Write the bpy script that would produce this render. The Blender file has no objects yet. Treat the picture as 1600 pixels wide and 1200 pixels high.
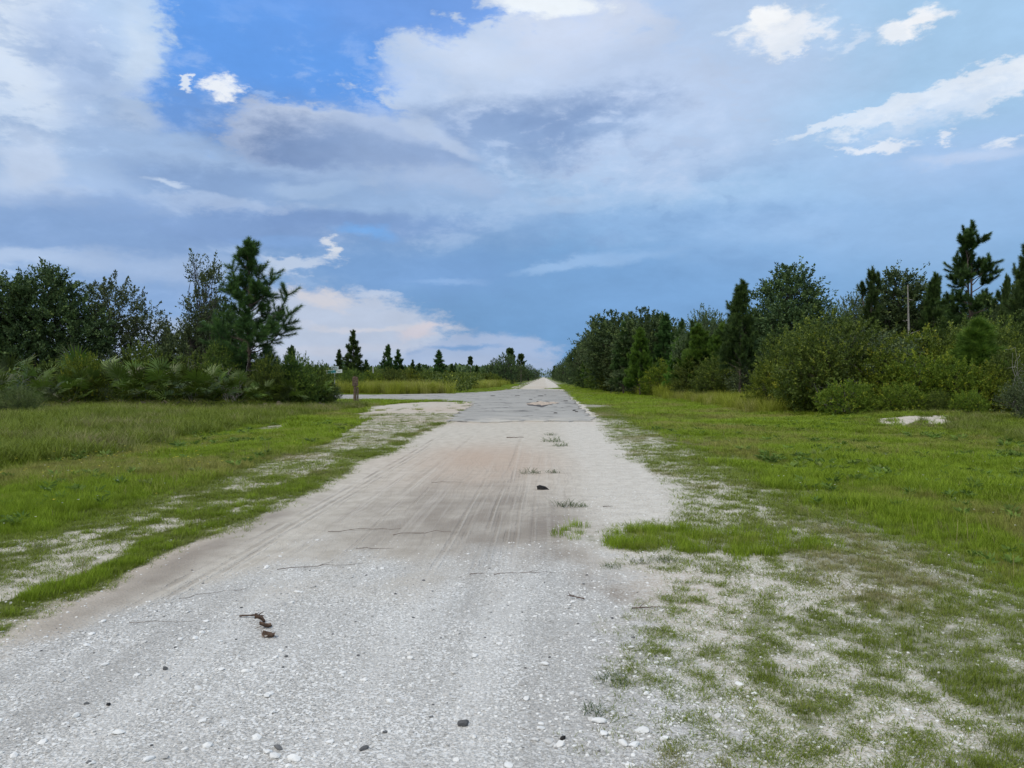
import bpy, math, random
import numpy as np
from mathutils import Vector, Matrix

random.seed(7)
rng = np.random.default_rng(7)
C = bpy.context.scene.collection
SC = bpy.context.scene
R = math.radians

# ------------------------------------------------------------------ camera
F = 1200.0                     # focal length in pixels of the 1600 x 1200 photograph
YAW = math.atan(50 / F)
PITCH = math.atan(11 / F)
CAMZ = 1.6
cam_d = bpy.data.cameras.new('camera')
cam_d.sensor_width = 36; cam_d.lens = 36 * F / 1600
cam_d.clip_start = 0.05; cam_d.clip_end = 9000
cam = bpy.data.objects.new('camera', cam_d)
cam.location = (0, 0, CAMZ)
cam.rotation_euler = (R(90) - PITCH, 0, YAW)
C.objects.link(cam)
SC.camera = cam

FWD = np.array([-math.sin(YAW), math.cos(YAW)])
RGT = np.array([math.cos(YAW), math.sin(YAW)])

def at(px, d):
    """place on the ground d metres ahead in the direction of column px"""
    p = FWD * d + RGT * d * (px - 800) / F
    return float(p[0]), float(p[1])

def hz(py, d):
    """height above the ground of something d metres ahead seen at row py"""
    return CAMZ + (589 - py) / F * d

def azel(px, py):
    cx, cy, cz = (px - 800) / F, 1.0, (600 - py) / F
    c, s = math.cos(PITCH), math.sin(PITCH)
    y, z = cy * c + cz * s, -cy * s + cz * c
    x = cx
    wx = RGT[0] * x + FWD[0] * y; wy = RGT[1] * x + FWD[1] * y
    return math.degrees(math.atan2(wx, wy)), math.degrees(math.atan2(z, math.hypot(wx, wy)))

def lin(r, g, b):
    f = lambda c: (c / 255 / 12.92) if c / 255 <= 0.04045 else ((c / 255 + 0.055) / 1.055) ** 2.4
    return (f(r), f(g), f(b), 1.0)

# ------------------------------------------------------------------ world: Nishita sky behind clouds
SUN_EL, SUN_AZ = R(56), R(-140)          # azimuth clockwise from +Y (behind left)
BG = 0.1
world = bpy.data.worlds.new('World'); SC.world = world; world.use_nodes = True
nt = world.node_tree; nt.nodes.clear(); N = nt.nodes; L = nt.links

def wmath(op, a, b=None, c=None):
    n = N.new('ShaderNodeMath'); n.operation = op
    for i, v in enumerate((a, b, c)):
        if v is None: continue
        if isinstance(v, (int, float)): n.inputs[i].default_value = v
        else: L.new(v, n.inputs[i])
    return n.outputs[0]

tc = N.new('ShaderNodeTexCoord')
sep = N.new('ShaderNodeSeparateXYZ'); L.new(tc.outputs['Generated'], sep.inputs[0])
az = wmath('MULTIPLY', wmath('ARCTAN2', sep.outputs[0], sep.outputs[1]), 180 / math.pi)
el = wmath('MULTIPLY', wmath('ARCSINE', sep.outputs[2]), 180 / math.pi)
comb = N.new('ShaderNodeCombineXYZ'); L.new(az, comb.inputs[0]); L.new(el, comb.inputs[1])
UV = comb.outputs[0]
mp = N.new('ShaderNodeMapping'); mp.inputs['Scale'].default_value = (1, 1, 2.2)
L.new(tc.outputs['Generated'], mp.inputs['Vector'])

def wnoise(scale, detail, rough, loc=(0, 0, 0), dist=0.0):
    m = N.new('ShaderNodeMapping'); m.inputs['Location'].default_value = loc
    L.new(mp.outputs[0], m.inputs['Vector'])
    n = N.new('ShaderNodeTexNoise'); n.inputs['Scale'].default_value = scale
    n.inputs['Detail'].default_value = detail; n.inputs['Roughness'].default_value = rough
    n.inputs['Distortion'].default_value = dist
    L.new(m.outputs[0], n.inputs['Vector'])
    return n
NC = wnoise(5, 9, 0.58, (0, 0, 0), 0.3).outputs[0]
NF = wnoise(17, 8, 0.62, (3, 1, 7), 0.2).outputs[0]
NX = wnoise(45, 6, 0.65, (9, 4, 2), 0.2).outputs[0]
# warped coordinates
wv = wnoise(7, 6, 0.6, (11, 5, 3)).outputs['Color']
vs = N.new('ShaderNodeVectorMath'); vs.operation = 'SUBTRACT'; L.new(wv, vs.inputs[0]); vs.inputs[1].default_value = (0.5, 0.5, 0.5)
vm = N.new('ShaderNodeVectorMath'); vm.operation = 'MULTIPLY'; L.new(vs.outputs[0], vm.inputs[0]); vm.inputs[1].default_value = (7, 3.5, 0)
va = N.new('ShaderNodeVectorMath'); va.operation = 'ADD'; L.new(vm.outputs[0], va.inputs[0]); L.new(UV, va.inputs[1])
UVW = va.outputs[0]
fv = wnoise(26, 5, 0.62, (2, 8, 5)).outputs['Color']
f1 = N.new('ShaderNodeVectorMath'); f1.operation = 'SUBTRACT'; L.new(fv, f1.inputs[0]); f1.inputs[1].default_value = (0.5, 0.5, 0.5)
f2 = N.new('ShaderNodeVectorMath'); f2.operation = 'MULTIPLY'; L.new(f1.outputs[0], f2.inputs[0]); f2.inputs[1].default_value = (5.0, 2.6, 0)
f3 = N.new('ShaderNodeVectorMath'); f3.operation = 'ADD'; L.new(f2.outputs[0], f3.inputs[0]); L.new(UV, f3.inputs[1])
UVF = f3.outputs[0]

sky = N.new('ShaderNodeTexSky'); sky.sky_type = 'NISHITA'; sky.sun_disc = False
sky.sun_elevation = SUN_EL; sky.sun_rotation = SUN_AZ
sky.air_density = 1.2; sky.dust_density = 1.5; sky.ozone_density = 2.0
# thin high cloud veil whose brightness depends on elevation only
ramp = N.new('ShaderNodeValToRGB')
L.new(wmath('DIVIDE', el, 90.0), ramp.inputs[0])
stops = [(0.0, (122, 166, 211)), (4 / 90, (112, 160, 211)), (8 / 90, (124, 170, 217)), (12 / 90, (140, 182, 225)),
         (17 / 90, (158, 194, 231)), (24 / 90, (166, 202, 237)), (34 / 90, (165, 200, 236)), (55 / 90, (150, 188, 232)), (1, (140, 180, 228))]
cr = ramp.color_ramp
cr.elements[0].position = 0; cr.elements[0].color = lin(*stops[0][1])
cr.elements[1].position = 1; cr.elements[1].color = lin(*stops[-1][1])
for p, c in stops[1:-1]:
    e = cr.elements.new(p); e.color = lin(*c)
def scale_col(c_out, k):
    n = N.new('ShaderNodeVectorMath'); n.operation = 'SCALE'; L.new(c_out, n.inputs[0])
    if isinstance(k, (int, float)): n.inputs['Scale'].default_value = k
    else: L.new(k, n.inputs['Scale'])
    return n.outputs[0]
def wmix(fac, a, b):
    n = N.new('ShaderNodeMix'); n.data_type = 'RGBA'
    if isinstance(fac, (int, float)): n.inputs[0].default_value = fac
    else: L.new(fac, n.inputs[0])
    for s, v in ((n.inputs[6], a), (n.inputs[7], b)):
        if isinstance(v, tuple): s.default_value = v
        else: L.new(v, s)
    return n.outputs[2]
col = wmix(0.84, sky.outputs[0], scale_col(ramp.outputs[0], 1 / BG))
# general broken cloud for the rest of the sky, faded out over the photographed part
def smooth(v, a, b, lo=0.0, hi=1.0):
    n = N.new('ShaderNodeMapRange'); n.interpolation_type = 'SMOOTHSTEP'
    if a > b: a, b, lo, hi = b, a, hi, lo
    L.new(v, n.inputs[0]); n.inputs[1].default_value = a; n.inputs[2].default_value = b
    n.inputs[3].default_value = lo; n.inputs[4].default_value = hi
    return n.outputs[0]
gen = smooth(NC, 0.46, 0.66)
outside = smooth(wmath('ABSOLUTE', az), 38, 60)
outside = wmath('MAXIMUM', outside, smooth(el, 29, 42))
def k10(c):
    l = lin(*c); return (l[0] / BG, l[1] / BG, l[2] / BG, 1)
col = wmix(wmath('MULTIPLY', wmath('ADD', wmath('MULTIPLY', gen, .6), .38), outside), col, k10((214, 219, 226)))  # unseen cloud whitened to make the ground light less blue

PPD = F * math.pi / 180       # pixels per degree near the axis
def blob(px, py, rx, ry, colr, op=1.0, rot=0.0, soft=0.5, k=0.6, noise='c', warp=True):
    """a cloud mass: ellipse in azimuth / elevation with a noisy edge"""
    global col
    u0, v0 = azel(px, py)
    f = math.cos(math.radians(u0)) ** 2
    m = N.new('ShaderNodeMapping'); m.vector_type = 'TEXTURE'
    m.inputs['Location'].default_value = (u0, v0, 0)
    m.inputs['Rotation'].default_value = (0, 0, math.radians(rot))
    m.inputs['Scale'].default_value = (rx / PPD * max(f, .7), ry / PPD * max(f, .8), 1)
    ch = N.new('ShaderNodeVectorMath'); ch.operation = 'MULTIPLY_ADD'     # keeps the clouds evaluated one after another
    L.new(col, ch.inputs[0]); ch.inputs[1].default_value = (1e-7,) * 3; L.new(UVW if warp else UVF, ch.inputs[2])
    L.new(ch.outputs[0], m.inputs['Vector'])
    ln = N.new('ShaderNodeVectorMath'); ln.operation = 'LENGTH'; L.new(m.outputs[0], ln.inputs[0])
    nz = {'c': NC, 'f': NF, 'x': NX}[noise]
    d = wmath('ADD', wmath('MULTIPLY', wmath('SUBTRACT', nz, 0.5), k * 2.2), ln.outputs['Value'])
    if noise == 'f' and rx > 60: d = wmath('ADD', wmath('MULTIPLY', wmath('SUBTRACT', NX, 0.5), .55), d)
    soft = max(soft, .16)
    mask = smooth(d, 0.0, 1.0)
    # smoothstep needs from_min<from_max
    mr = mask.node; mr.inputs[1].default_value = max(0.0, 1 - soft); mr.inputs[2].default_value = 1 + soft
    mr.inputs[3].default_value = op; mr.inputs[4].default_value = 0
    col = wmix(mask, col, k10(colr))

def billow(px, py, rx, ry, colr, op, nz, lo, hi):
    """lighter or darker folds inside a cloud mass"""
    global col
    u0, v0 = azel(px, py); f = math.cos(math.radians(u0)) ** 2
    m = N.new('ShaderNodeMapping'); m.vector_type = 'TEXTURE'; m.inputs['Location'].default_value = (u0, v0, 0)
    m.inputs['Scale'].default_value = (rx / PPD * max(f, .7), ry / PPD * max(f, .8), 1)
    ch = N.new('ShaderNodeVectorMath'); ch.operation = 'MULTIPLY_ADD'
    L.new(col, ch.inputs[0]); ch.inputs[1].default_value = (1e-7,) * 3; L.new(UVW, ch.inputs[2]); L.new(ch.outputs[0], m.inputs['Vector'])
    ln = N.new('ShaderNodeVectorMath'); ln.operation = 'LENGTH'; L.new(m.outputs[0], ln.inputs[0])
    mk_ = wmath('MULTIPLY', smooth(ln.outputs['Value'], .4, 1.2, op, 0), smooth(nz, lo, hi))
    col = wmix(mk_, col, k10(colr))

# right-hand haze
blob(1350, 110, 520, 200, (172, 208, 240), .6, soft=.7)
blob(1080, 120, 200, 190, (188, 206, 236), .7, soft=.6)
blob(1330, 330, 380, 90, (152, 188, 231), .7, soft=.8)
blob(1480, 250, 240, 45, (166, 194, 234), .6, soft=.8)
blob(1180, 300, 200, 35, (160, 196, 232), .6, soft=.8)
# clear blue
blob(560, 40, 420, 150, (112, 160, 232), .9, soft=.35, k=.3)
blob(430, 118, 320, 170, (100, 157, 233), .95, soft=.35, k=.3)
blob(640, -10, 260, 70, (116, 158, 226), .6, soft=.6)
# left bank
blob(20, 260, 235, 330, (172, 198, 232), 1, soft=.07, k=.35, noise='f')
blob(90, 0, 200, 140, (184, 208, 238), 1, soft=.12, k=.45, noise='f')
blob(10, 60, 120, 150, (214, 227, 244), .9, soft=.7)
blob(110, 60, 70, 60, (168, 192, 230), .6, soft=.8)
billow(60, 200, 260, 320, (206, 221, 241), .55, NX, .50, .66)
billow(60, 220, 260, 320, (150, 180, 222), .45, NF, .50, .38)
blob(215, 90, 26, 60, (205, 222, 243), .75, rot=-15, soft=.8, k=.8, noise='f')
blob(215, 190, 30, 26, (200, 218, 242), .7, soft=.8, k=.8, noise='f')
# cloud right of the blue gap
blob(850, 140, 250, 110, (188, 206, 233), 1, soft=.10, k=.75, noise='f')
blob(640, 105, 60, 45, (184, 205, 236), .8, rot=-25, soft=.3, k=1.2, noise='f')
blob(900, 40, 110, 60, (204, 216, 238), .85, soft=.5, k=.7, noise='f')
blob(960, 180, 170, 90, (184, 204, 235), .8, soft=.6)
blob(860, 8, 75, 18, (236, 243, 249), .95, rot=-4, soft=.3, k=.7, noise='f')
blob(720, 80, 90, 22, (202, 216, 238), .7, rot=-12, soft=.6, k=.8, noise='f')
blob(800, 208, 190, 46, (132, 160, 203), .95, rot=6, soft=.6, k=.6, noise='f')
blob(730, 250, 140, 30, (150, 178, 216), .7, soft=.6)
# central bank
blob(420, 362, 520, 140, (144, 174, 214), 1, soft=.10, k=.30, noise='f')
billow(330, 330, 560, 330, (190, 208, 235), .38, NF, .50, .66)
billow(330, 330, 560, 260, (128, 158, 204), .40, NC, .50, .36)
billow(800, 230, 420, 170, (196, 211, 236), .45, NF, .50, .66)
billow(800, 360, 520, 160, (126, 160, 208), .35, NF, .50, .38)
billow(1000, 300, 600, 120, (172, 200, 234), .35, NC, .50, .64)
blob(225, 222, 110, 18, (166, 192, 228), .8, soft=.5, k=.5, noise='f')
blob(500, 212, 152, 46, (204, 217, 239), 1, rot=3, soft=.10, k=.35, noise='f')
blob(548, 246, 190, 54, (119, 145, 188), 1, rot=-6, soft=.6, k=.35, noise='f')
blob(640, 235, 130, 60, (150, 175, 214), .8, soft=.6, k=.5)
blob(620, 200, 90, 16, (178, 198, 230), .7, rot=-15, soft=.5, k=.6, noise='f')
blob(690, 215, 80, 14, (186, 204, 231), .7, rot=-22, soft=.5, k=.8, noise='f')
blob(240, 260, 160, 40, (160, 188, 226), .7, soft=.7, k=.6)
blob(420, 262, 240, 14, (168, 193, 227), .7, rot=0, soft=.6, k=.8, noise='f')
blob(450, 302, 280, 36, (132, 161, 204), .9, rot=-2, soft=.6, k=.6, noise='f')
blob(500, 288, 60, 10, (172, 196, 228), .7, rot=8, soft=.6, k=.9, noise='f')
blob(700, 320, 240, 34, (158, 188, 226), .7, soft=.7, k=.6)
blob(360, 358, 280, 38, (128, 159, 206), .9, soft=.6, k=.6, noise='f')
blob(70, 270, 130, 50, (176, 200, 232), .7, soft=.7, k=.8, noise='f')
blob(110, 300, 110, 34, (166, 192, 229), .8, soft=.6, k=.9, noise='f')
blob(270, 292, 26, 5, (205, 220, 240), .7, rot=-10, soft=.6, k=.6, noise='x')
blob(90, 375, 230, 44, (134, 166, 211), .9, soft=.6, k=.5)
blob(40, 412, 130, 14, (182, 202, 231), .75, soft=.6, k=.9, noise='f')
blob(250, 420, 130, 22, (168, 192, 227), .8, soft=.6, k=.9, noise='f')
blob(160, 470, 280, 34, (140, 174, 220), .8, soft=.6, k=.6)
blob(560, 345, 200, 16, (126, 157, 205), .8, rot=-3, soft=.6, k=.6, noise='f')
blob(330, 318, 150, 12, (182, 202, 231), .6, rot=4, soft=.6, k=.9, noise='x')
blob(36, 250, 60, 34, (200, 215, 238), .7, soft=.5, k=.9, noise='f')
blob(50, 300, 70, 26, (192, 209, 235), .6, soft=.5, k=.9, noise='f')
blob(180, 330, 160, 22, (136, 167, 212), .7, soft=.6, k=.7, noise='f')
blob(700, 285, 110, 20, (178, 198, 229), .6, rot=-4, soft=.6, k=.9, noise='f')
blob(120, 130, 40, 90, (160, 186, 225), .5, rot=10, soft=.7, k=.8, noise='f')
# storm base in the middle
blob(820, 480, 320, 100, (114, 156, 202), .95, soft=.5, k=.35)
blob(640, 420, 180, 40, (122, 162, 212), .85, soft=.6, k=.5, noise='f')
blob(890, 545, 140, 50, (114, 158, 205), .85, soft=.6, k=.3)
blob(1050, 450, 240, 70, (128, 172, 222), .6, soft=.8)
blob(1000, 350, 240, 22, (134, 174, 220), .6, soft=.8, k=.6, noise='f')
blob(900, 318, 160, 9, (166, 195, 230), .6, rot=4, soft=.8, k=.8, noise='f')
# light openings low on the left
blob(250, 545, 220, 55, (176, 194, 222), .9, soft=.5, k=.6, noise='f')
blob(520, 520, 190, 68, (186, 199, 221), 1, soft=.10, k=.25, noise='f')
blob(300, 590, 600, 30, (178, 192, 216), .7, soft=.8, k=.3)
blob(500, 462, 52, 12, (216, 212, 216), .65, soft=.7, k=1.1, noise='x')
blob(590, 508, 100, 5, (206, 209, 221), .8, soft=.7, k=.8, noise='f')
blob(655, 515, 30, 9, (219, 208, 213), .6, rot=14, soft=.7, k=.9, noise='x')
blob(500, 540, 150, 8, (196, 203, 220), .7, soft=.7, k=.9, noise='f')
blob(545, 575, 130, 10, (170, 184, 212), .7, soft=.7, k=.6, noise='f')
blob(462, 414, 62, 14, (198, 212, 233), .8, rot=12, soft=.45, k=.8, noise='x', warp=False)
blob(518, 386, 12, 16, (222, 227, 235), .85, rot=20, soft=.6, k=1.0, noise='x', warp=False)
blob(455, 382, 60, 10, (134, 172, 224), .6, soft=.6)
blob(580, 363, 42, 8, (120, 174, 235), .8, soft=.7, k=.8, noise='f')
blob(590, 454, 34, 5, (192, 206, 229), .8, rot=-10, soft=.6, k=.9, noise='x')
blob(745, 562, 120, 42, (164, 183, 214), .95, rot=3, soft=.14, k=.2, noise='f')
blob(690, 590, 160, 26, (172, 188, 215), .8, soft=.5, k=.3)
blob(716, 547, 55, 5, (118, 157, 204), .85, soft=.6, k=.4, noise='f')
# streaks over the storm base
blob(872, 421, 60, 6, (152, 187, 228), .85, rot=5, soft=.6, k=.7, noise='f')
blob(960, 408, 85, 9, (150, 186, 228), .75, rot=8, soft=.7, k=.8, noise='f')
blob(690, 438, 50, 5, (142, 177, 222), .8, soft=.7, k=.5, noise='f')
blob(880, 305, 60, 6, (180, 203, 233), .5, rot=4, soft=.8, k=.7, noise='f')
# fair-weather puffs
blob(1222, 50, 58, 27, (232, 238, 247), 1, soft=.5, k=.85, noise='x', warp=False)
blob(1200, 30, 30, 16, (244, 247, 251), 1, rot=20, soft=.5, k=.9, noise='x', warp=False)
blob(1240, 68, 34, 14, (226, 234, 245), .8, soft=.4, k=.9, noise='x', warp=False)
blob(1152, 46, 28, 6, (218, 230, 245), .8, soft=.6, k=.9, noise='x', warp=False)
blob(1424, 36, 48, 15, (240, 244, 250), 1, rot=8, soft=.5, k=.9, noise='x', warp=False)
blob(1395, 46, 22, 8, (232, 239, 248), .9, soft=.3, k=.9, noise='x', warp=False)
blob(1330, 70, 34, 7, (205, 222, 243), .8, rot=15, soft=.6, k=1.3, noise='x', warp=False)
blob(1580, 122, 120, 30, (226, 235, 246), 1, rot=14, soft=.3, k=.7, noise='x', warp=False)
blob(1440, 158, 140, 17, (220, 231, 245), .95, rot=14, soft=.35, k=.7, noise='x', warp=False)
blob(1330, 184, 110, 8, (214, 227, 243), .9, rot=11, soft=.35, k=.4, noise='x', warp=False)
blob(1470, 175, 120, 20, (196, 216, 241), .7, rot=12, soft=.6, k=.8, noise='x', warp=False)
blob(1365, 231, 54, 8, (222, 231, 244), .95, soft=.5, k=.9, noise='x', warp=False)
blob(1480, 214, 20, 8, (220, 229, 243), .9, soft=.5, k=.9, noise='x', warp=False)
blob(1577, 222, 30, 8, (218, 228, 243), .9, soft=.5, k=.9, noise='x', warp=False)
blob(1550, 238, 110, 12, (188, 207, 236), .8, soft=.6, k=.9, noise='f')
blob(346, 134, 28, 17, (234, 240, 249), 1, rot=8, soft=.5, k=1.0, noise='x', warp=False)
blob(291, 128, 11, 15, (222, 232, 247), .95, soft=.4, k=1.0, noise='x', warp=False)
blob(405, 146, 18, 6, (150, 185, 238), .8, soft=.6, k=1.0, noise='x', warp=False)
# fine cloud texture
tex = wmath('ADD', wmath('MULTIPLY', NF, 0.22), wmath('ADD', wmath('MULTIPLY', NC, 0.26), wmath('ADD', wmath('MULTIPLY', NX, 0.08), 0.72)))
col = scale_col(col, tex)
bg = N.new('ShaderNodeBackground'); bg.inputs['Strength'].default_value = BG
L.new(col, bg.inputs['Color'])
out = N.new('ShaderNodeOutputWorld'); L.new(bg.outputs[0], out.inputs['Surface'])

sun_d = bpy.data.lights.new('sun', 'SUN'); sun_d.energy = 1.7; sun_d.angle = R(11); sun_d.color = (1, .91, .78)
sun = bpy.data.objects.new('sun', sun_d); C.objects.link(sun)
sdir = Vector((math.sin(SUN_AZ) * math.cos(SUN_EL), math.cos(SUN_AZ) * math.cos(SUN_EL), math.sin(SUN_EL)))
sun.rotation_euler = sdir.to_track_quat('Z', 'Y').to_euler()
vs_ = SC.view_settings
vs_.view_transform = 'Standard'; vs_.look = 'None'; vs_.exposure = 0; vs_.gamma = 1; vs_.use_curve_mapping = False
world.cycles.sampling_method = 'NONE'
SC.cycles.use_denoising = True
SC.cycles.max_bounces = 6; SC.cycles.diffuse_bounces = 3; SC.cycles.transparent_max_bounces = 8
SC.cycles.caustics_reflective = False; SC.cycles.caustics_refractive = False

# ------------------------------------------------------------------ numpy helpers
def _hash(ix, iy, s):
    h = (ix.astype(np.int64) * 374761393 + iy.astype(np.int64) * 668265263 + s * 1274126177) & 0xffffffff
    h = ((h ^ (h >> 13)) * 1274126177) & 0xffffffff
    return ((h ^ (h >> 16)) & 0xffff) / 65535.0
def vnoise(x, y, s=0):
    ix, iy = np.floor(x), np.floor(y); fx, fy = x - ix, y - iy
    fx = fx * fx * (3 - 2 * fx); fy = fy * fy * (3 - 2 * fy)
    a, b = _hash(ix, iy, s), _hash(ix + 1, iy, s); c, d = _hash(ix, iy + 1, s), _hash(ix + 1, iy + 1, s)
    return (a + (b - a) * fx) + ((c + (d - c) * fx) - (a + (b - a) * fx)) * fy
def fbm(x, y, s=0, o=4):
    t = 0; a = 0.5; w = 0
    for i in range(o):
        t = t + a * vnoise(x * 2 ** i, y * 2 ** i, s + i * 17); w += a; a *= .5
    return t / w * 2 - 1
def ss(a, b, v):
    t = np.clip((v - a) / (b - a), 0, 1); return t * t * (3 - 2 * t)
def inpoly(x, y, P):
    r = np.zeros(np.shape(x), bool); n = len(P)
    for i in range(n):
        x1, y1 = P[i]; x2, y2 = P[(i + 1) % n]
        if y1 == y2: continue
        r ^= ((y1 > y) != (y2 > y)) & (x < (x2 - x1) * (y - y1) / (y2 - y1) + x1)
    return r

def hgt(x, y):
    x = np.asarray(x, float); y = np.asarray(y, float)
    flat = 1 - ss(3.2, 5.0, np.abs(x + 0.8))                      # the road itself
    flat = np.maximum(flat, ss(40, 46, y) * (1 - ss(90, 100, y)) * (x < 0))
    h = -0.06 * ss(2.2, 4, x) + 0.14 * ss(8, 14, x) * (1 - ss(60, 200, y))
    h = h + 0.22 * np.exp(-((x - 13) / 3.5) ** 2 - ((y - 26.5) / 2.8) ** 2)
    h = h + 0.25 * ss(8, 15, -x) * (1 - ss(34, 44, y))
    h = h + 0.8 * ss(12, 26, -x) * ss(96, 130, y)
    h = h + 0.05 * fbm(x * .45, y * .45, 3) + 0.02 * fbm(x * 2.1, y * 2.1, 4, 2) * (np.abs(y) < 80)
    return h * (1 - flat) + 0.006 * fbm(x * .8, y * .8, 5, 2) * flat

def mesh_np(name, V, faces, attrs=None, smooth_=False):
    """V (n,3); faces (m,3) or (m,4) or a list of both"""
    if not isinstance(faces, list): faces = [faces]
    faces = [f for f in faces if len(f)]
    me = bpy.data.meshes.new(name)
    V = np.asarray(V, np.float32)
    me.vertices.add(len(V)); me.vertices.foreach_set('co', V.ravel())
    nl = sum(f.size for f in faces)
    me.loops.add(nl); me.loops.foreach_set('vertex_index', np.concatenate([f.ravel() for f in faces]).astype(np.int32))
    tot = np.concatenate([np.full(len(f), f.shape[1]) for f in faces]).astype(np.int32)
    st = np.concatenate([[0], np.cumsum(tot)[:-1]]).astype(np.int32)
    me.polygons.add(len(tot)); me.polygons.foreach_set('loop_start', st); me.polygons.foreach_set('loop_total', tot)
    for k, a in (attrs or {}).items():
        at_ = me.attributes.new(k, 'FLOAT', 'POINT'); at_.data.foreach_set('value', np.asarray(a, np.float32))
    me.update(calc_edges=True)
    if smooth_: me.polygons.foreach_set('use_smooth', np.ones(len(tot), bool))
    return me

def link(name, me, mat=None, parent=None, kind=None):
    o = bpy.data.objects.new(name, me)
    if mat is not None and me is not None and len(me.materials) == 0: me.materials.append(mat)
    C.objects.link(o)
    if parent is not None: o.parent = parent
    if kind: o['kind'] = kind
    return o
def tag(o, label, cat, group=None):
    o['label'] = label; o['category'] = cat
    if group: o['group'] = group
    return o
def empty(name, loc, rz=0, sc=1.0):
    o = bpy.data.objects.new(name, None); o.empty_display_size = .3
    C.objects.link(o); o.location = loc; o.rotation_euler = (0, 0, rz)
    o.scale = (sc,) * 3 if not isinstance(sc, tuple) else sc
    return o

# ------------------------------------------------------------------ materials
def newmat(name):
    m = bpy.data.materials.new(name); m.use_nodes = True
    n = m.node_tree; n.nodes.clear()
    return m, n
class MT:
    """small node-building helper"""
    def __init__(s, name):
        s.m = bpy.data.materials.new(name); s.m.use_nodes = True; s.t = s.m.node_tree; s.t.nodes.clear()
        s.N = s.t.nodes; s.L = s.t.links
        s.pos = s.N.new('ShaderNodeNewGeometry').outputs['Position']
    def put(s, sock, v):
        if v is None: return
        if isinstance(v, (int, float)): sock.default_value = v
        elif isinstance(v, tuple): sock.default_value = v
        else: s.L.new(v, sock)
    def math(s, op, a, b=None, clamp=False):
        n = s.N.new('ShaderNodeMath'); n.operation = op; n.use_clamp = clamp; s.put(n.inputs[0], a); s.put(n.inputs[1], b); return n.outputs[0]
    def attr(s, name, kind='GEOMETRY', out='Fac'):
        n = s.N.new('ShaderNodeAttribute'); n.attribute_name = name; n.attribute_type = kind; return n.outputs[out]
    def mapv(s, scale=(1, 1, 1), loc=(0, 0, 0), rot=(0, 0, 0), src=None):
        n = s.N.new('ShaderNodeMapping'); s.L.new(src or s.pos, n.inputs[0]); n.inputs['Scale'].default_value = scale
        n.inputs['Location'].default_value = loc; n.inputs['Rotation'].default_value = rot; return n.outputs[0]
    def noise(s, scale, detail=4, rough=.5, vec=None, out=0, dist=0.0):
        n = s.N.new('ShaderNodeTexNoise'); s.L.new(vec or s.pos, n.inputs['Vector']); n.inputs['Scale'].default_value = scale
        n.inputs['Detail'].default_value = detail; n.inputs['Roughness'].default_value = rough; n.inputs['Distortion'].default_value = dist
        return n.outputs[out]
    def voro(s, scale, feature='F1', out='Distance', vec=None, rnd=1.0):
        n = s.N.new('ShaderNodeTexVoronoi'); n.feature = feature; s.L.new(vec or s.pos, n.inputs['Vector']); n.inputs['Scale'].default_value = scale
        n.inputs['Randomness'].default_value = rnd; return n.outputs[out]
    def sm(s, v, a, b, lo=0.0, hi=1.0):
        n = s.N.new('ShaderNodeMapRange'); n.interpolation_type = 'SMOOTHSTEP'; s.L.new(v, n.inputs[0])
        if a > b: a, b, lo, hi = b, a, hi, lo
        n.inputs[1].default_value = a; n.inputs[2].default_value = b; n.inputs[3].default_value = lo; n.inputs[4].default_value = hi
        return n.outputs[0]
    def mix(s, f, a, b, mode='MIX'):
        n = s.N.new('ShaderNodeMix'); n.data_type = 'RGBA'; n.blend_type = mode; s.put(n.inputs[0], f); s.put(n.inputs[6], a); s.put(n.inputs[7], b); return n.outputs[2]
    def bump(s, h, strength=.5, dist=.01, prev=None):
        n = s.N.new('ShaderNodeBump'); s.L.new(h, n.inputs['Height']); n.inputs['Strength'].default_value = strength; n.inputs['Distance'].default_value = dist
        if prev is not None: s.L.new(prev, n.inputs['Normal'])
        return n.outputs[0]
    def done(s, color, rough=.9, normal=None, transl=None, spec=.2):
        p = s.N.new('ShaderNodeBsdfPrincipled'); s.put(p.inputs['Base Color'], color); s.put(p.inputs['Roughness'], rough)
        p.inputs['Specular IOR Level'].default_value = spec
        if normal is not None: s.L.new(normal, p.inputs['Normal'])
        o = s.N.new('ShaderNodeOutputMaterial'); sh = p.outputs[0]
        if transl:
            t = s.N.new('ShaderNodeBsdfTranslucent'); s.put(t.inputs[0], transl[1])
            mx = s.N.new('ShaderNodeMixShader'); mx.inputs[0].default_value = transl[0]
            s.L.new(sh, mx.inputs[1]); s.L.new(t.outputs[0], mx.inputs[2]); sh = mx.outputs[0]
        s.L.new(sh, o.inputs['Surface']); return s.m

def rgb(*c): return (c[0], c[1], c[2], 1.0)

def leaf_mat(name, dark, light, tip=None, tr=.3, rough=.55, spec=.25, vr=(.35, .82)):
    t = MT(name)
    tone = t.attr('tone')
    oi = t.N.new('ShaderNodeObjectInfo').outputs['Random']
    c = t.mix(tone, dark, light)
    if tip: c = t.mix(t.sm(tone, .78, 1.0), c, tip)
    hs = t.N.new('ShaderNodeHueSaturation'); t.L.new(c, hs.inputs['Color'])
    t.L.new(t.math('ADD', t.math('MULTIPLY', oi, .03), .485), hs.inputs['Hue'])
    t.L.new(t.math('ADD', t.math('MULTIPLY', oi, vr[0]), vr[1]), hs.inputs['Value'])
    c = hs.outputs[0]
    return t.done(c, rough, None, (tr, c), spec)

def simple(name, colr, rough=.8, nscale=20, amt=.35, bump=.3, bd=.01, spec=.2):
    t = MT(name); n = t.noise(nscale, 5, .6)
    d = tuple(x * (1 - amt) for x in colr[:3]) + (1,); l = tuple(min(1, x * (1 + amt)) for x in colr[:3]) + (1,)
    return t.done(t.mix(t.sm(n, .3, .7), d, l), rough, t.bump(n, bump, bd), None, spec)

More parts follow.
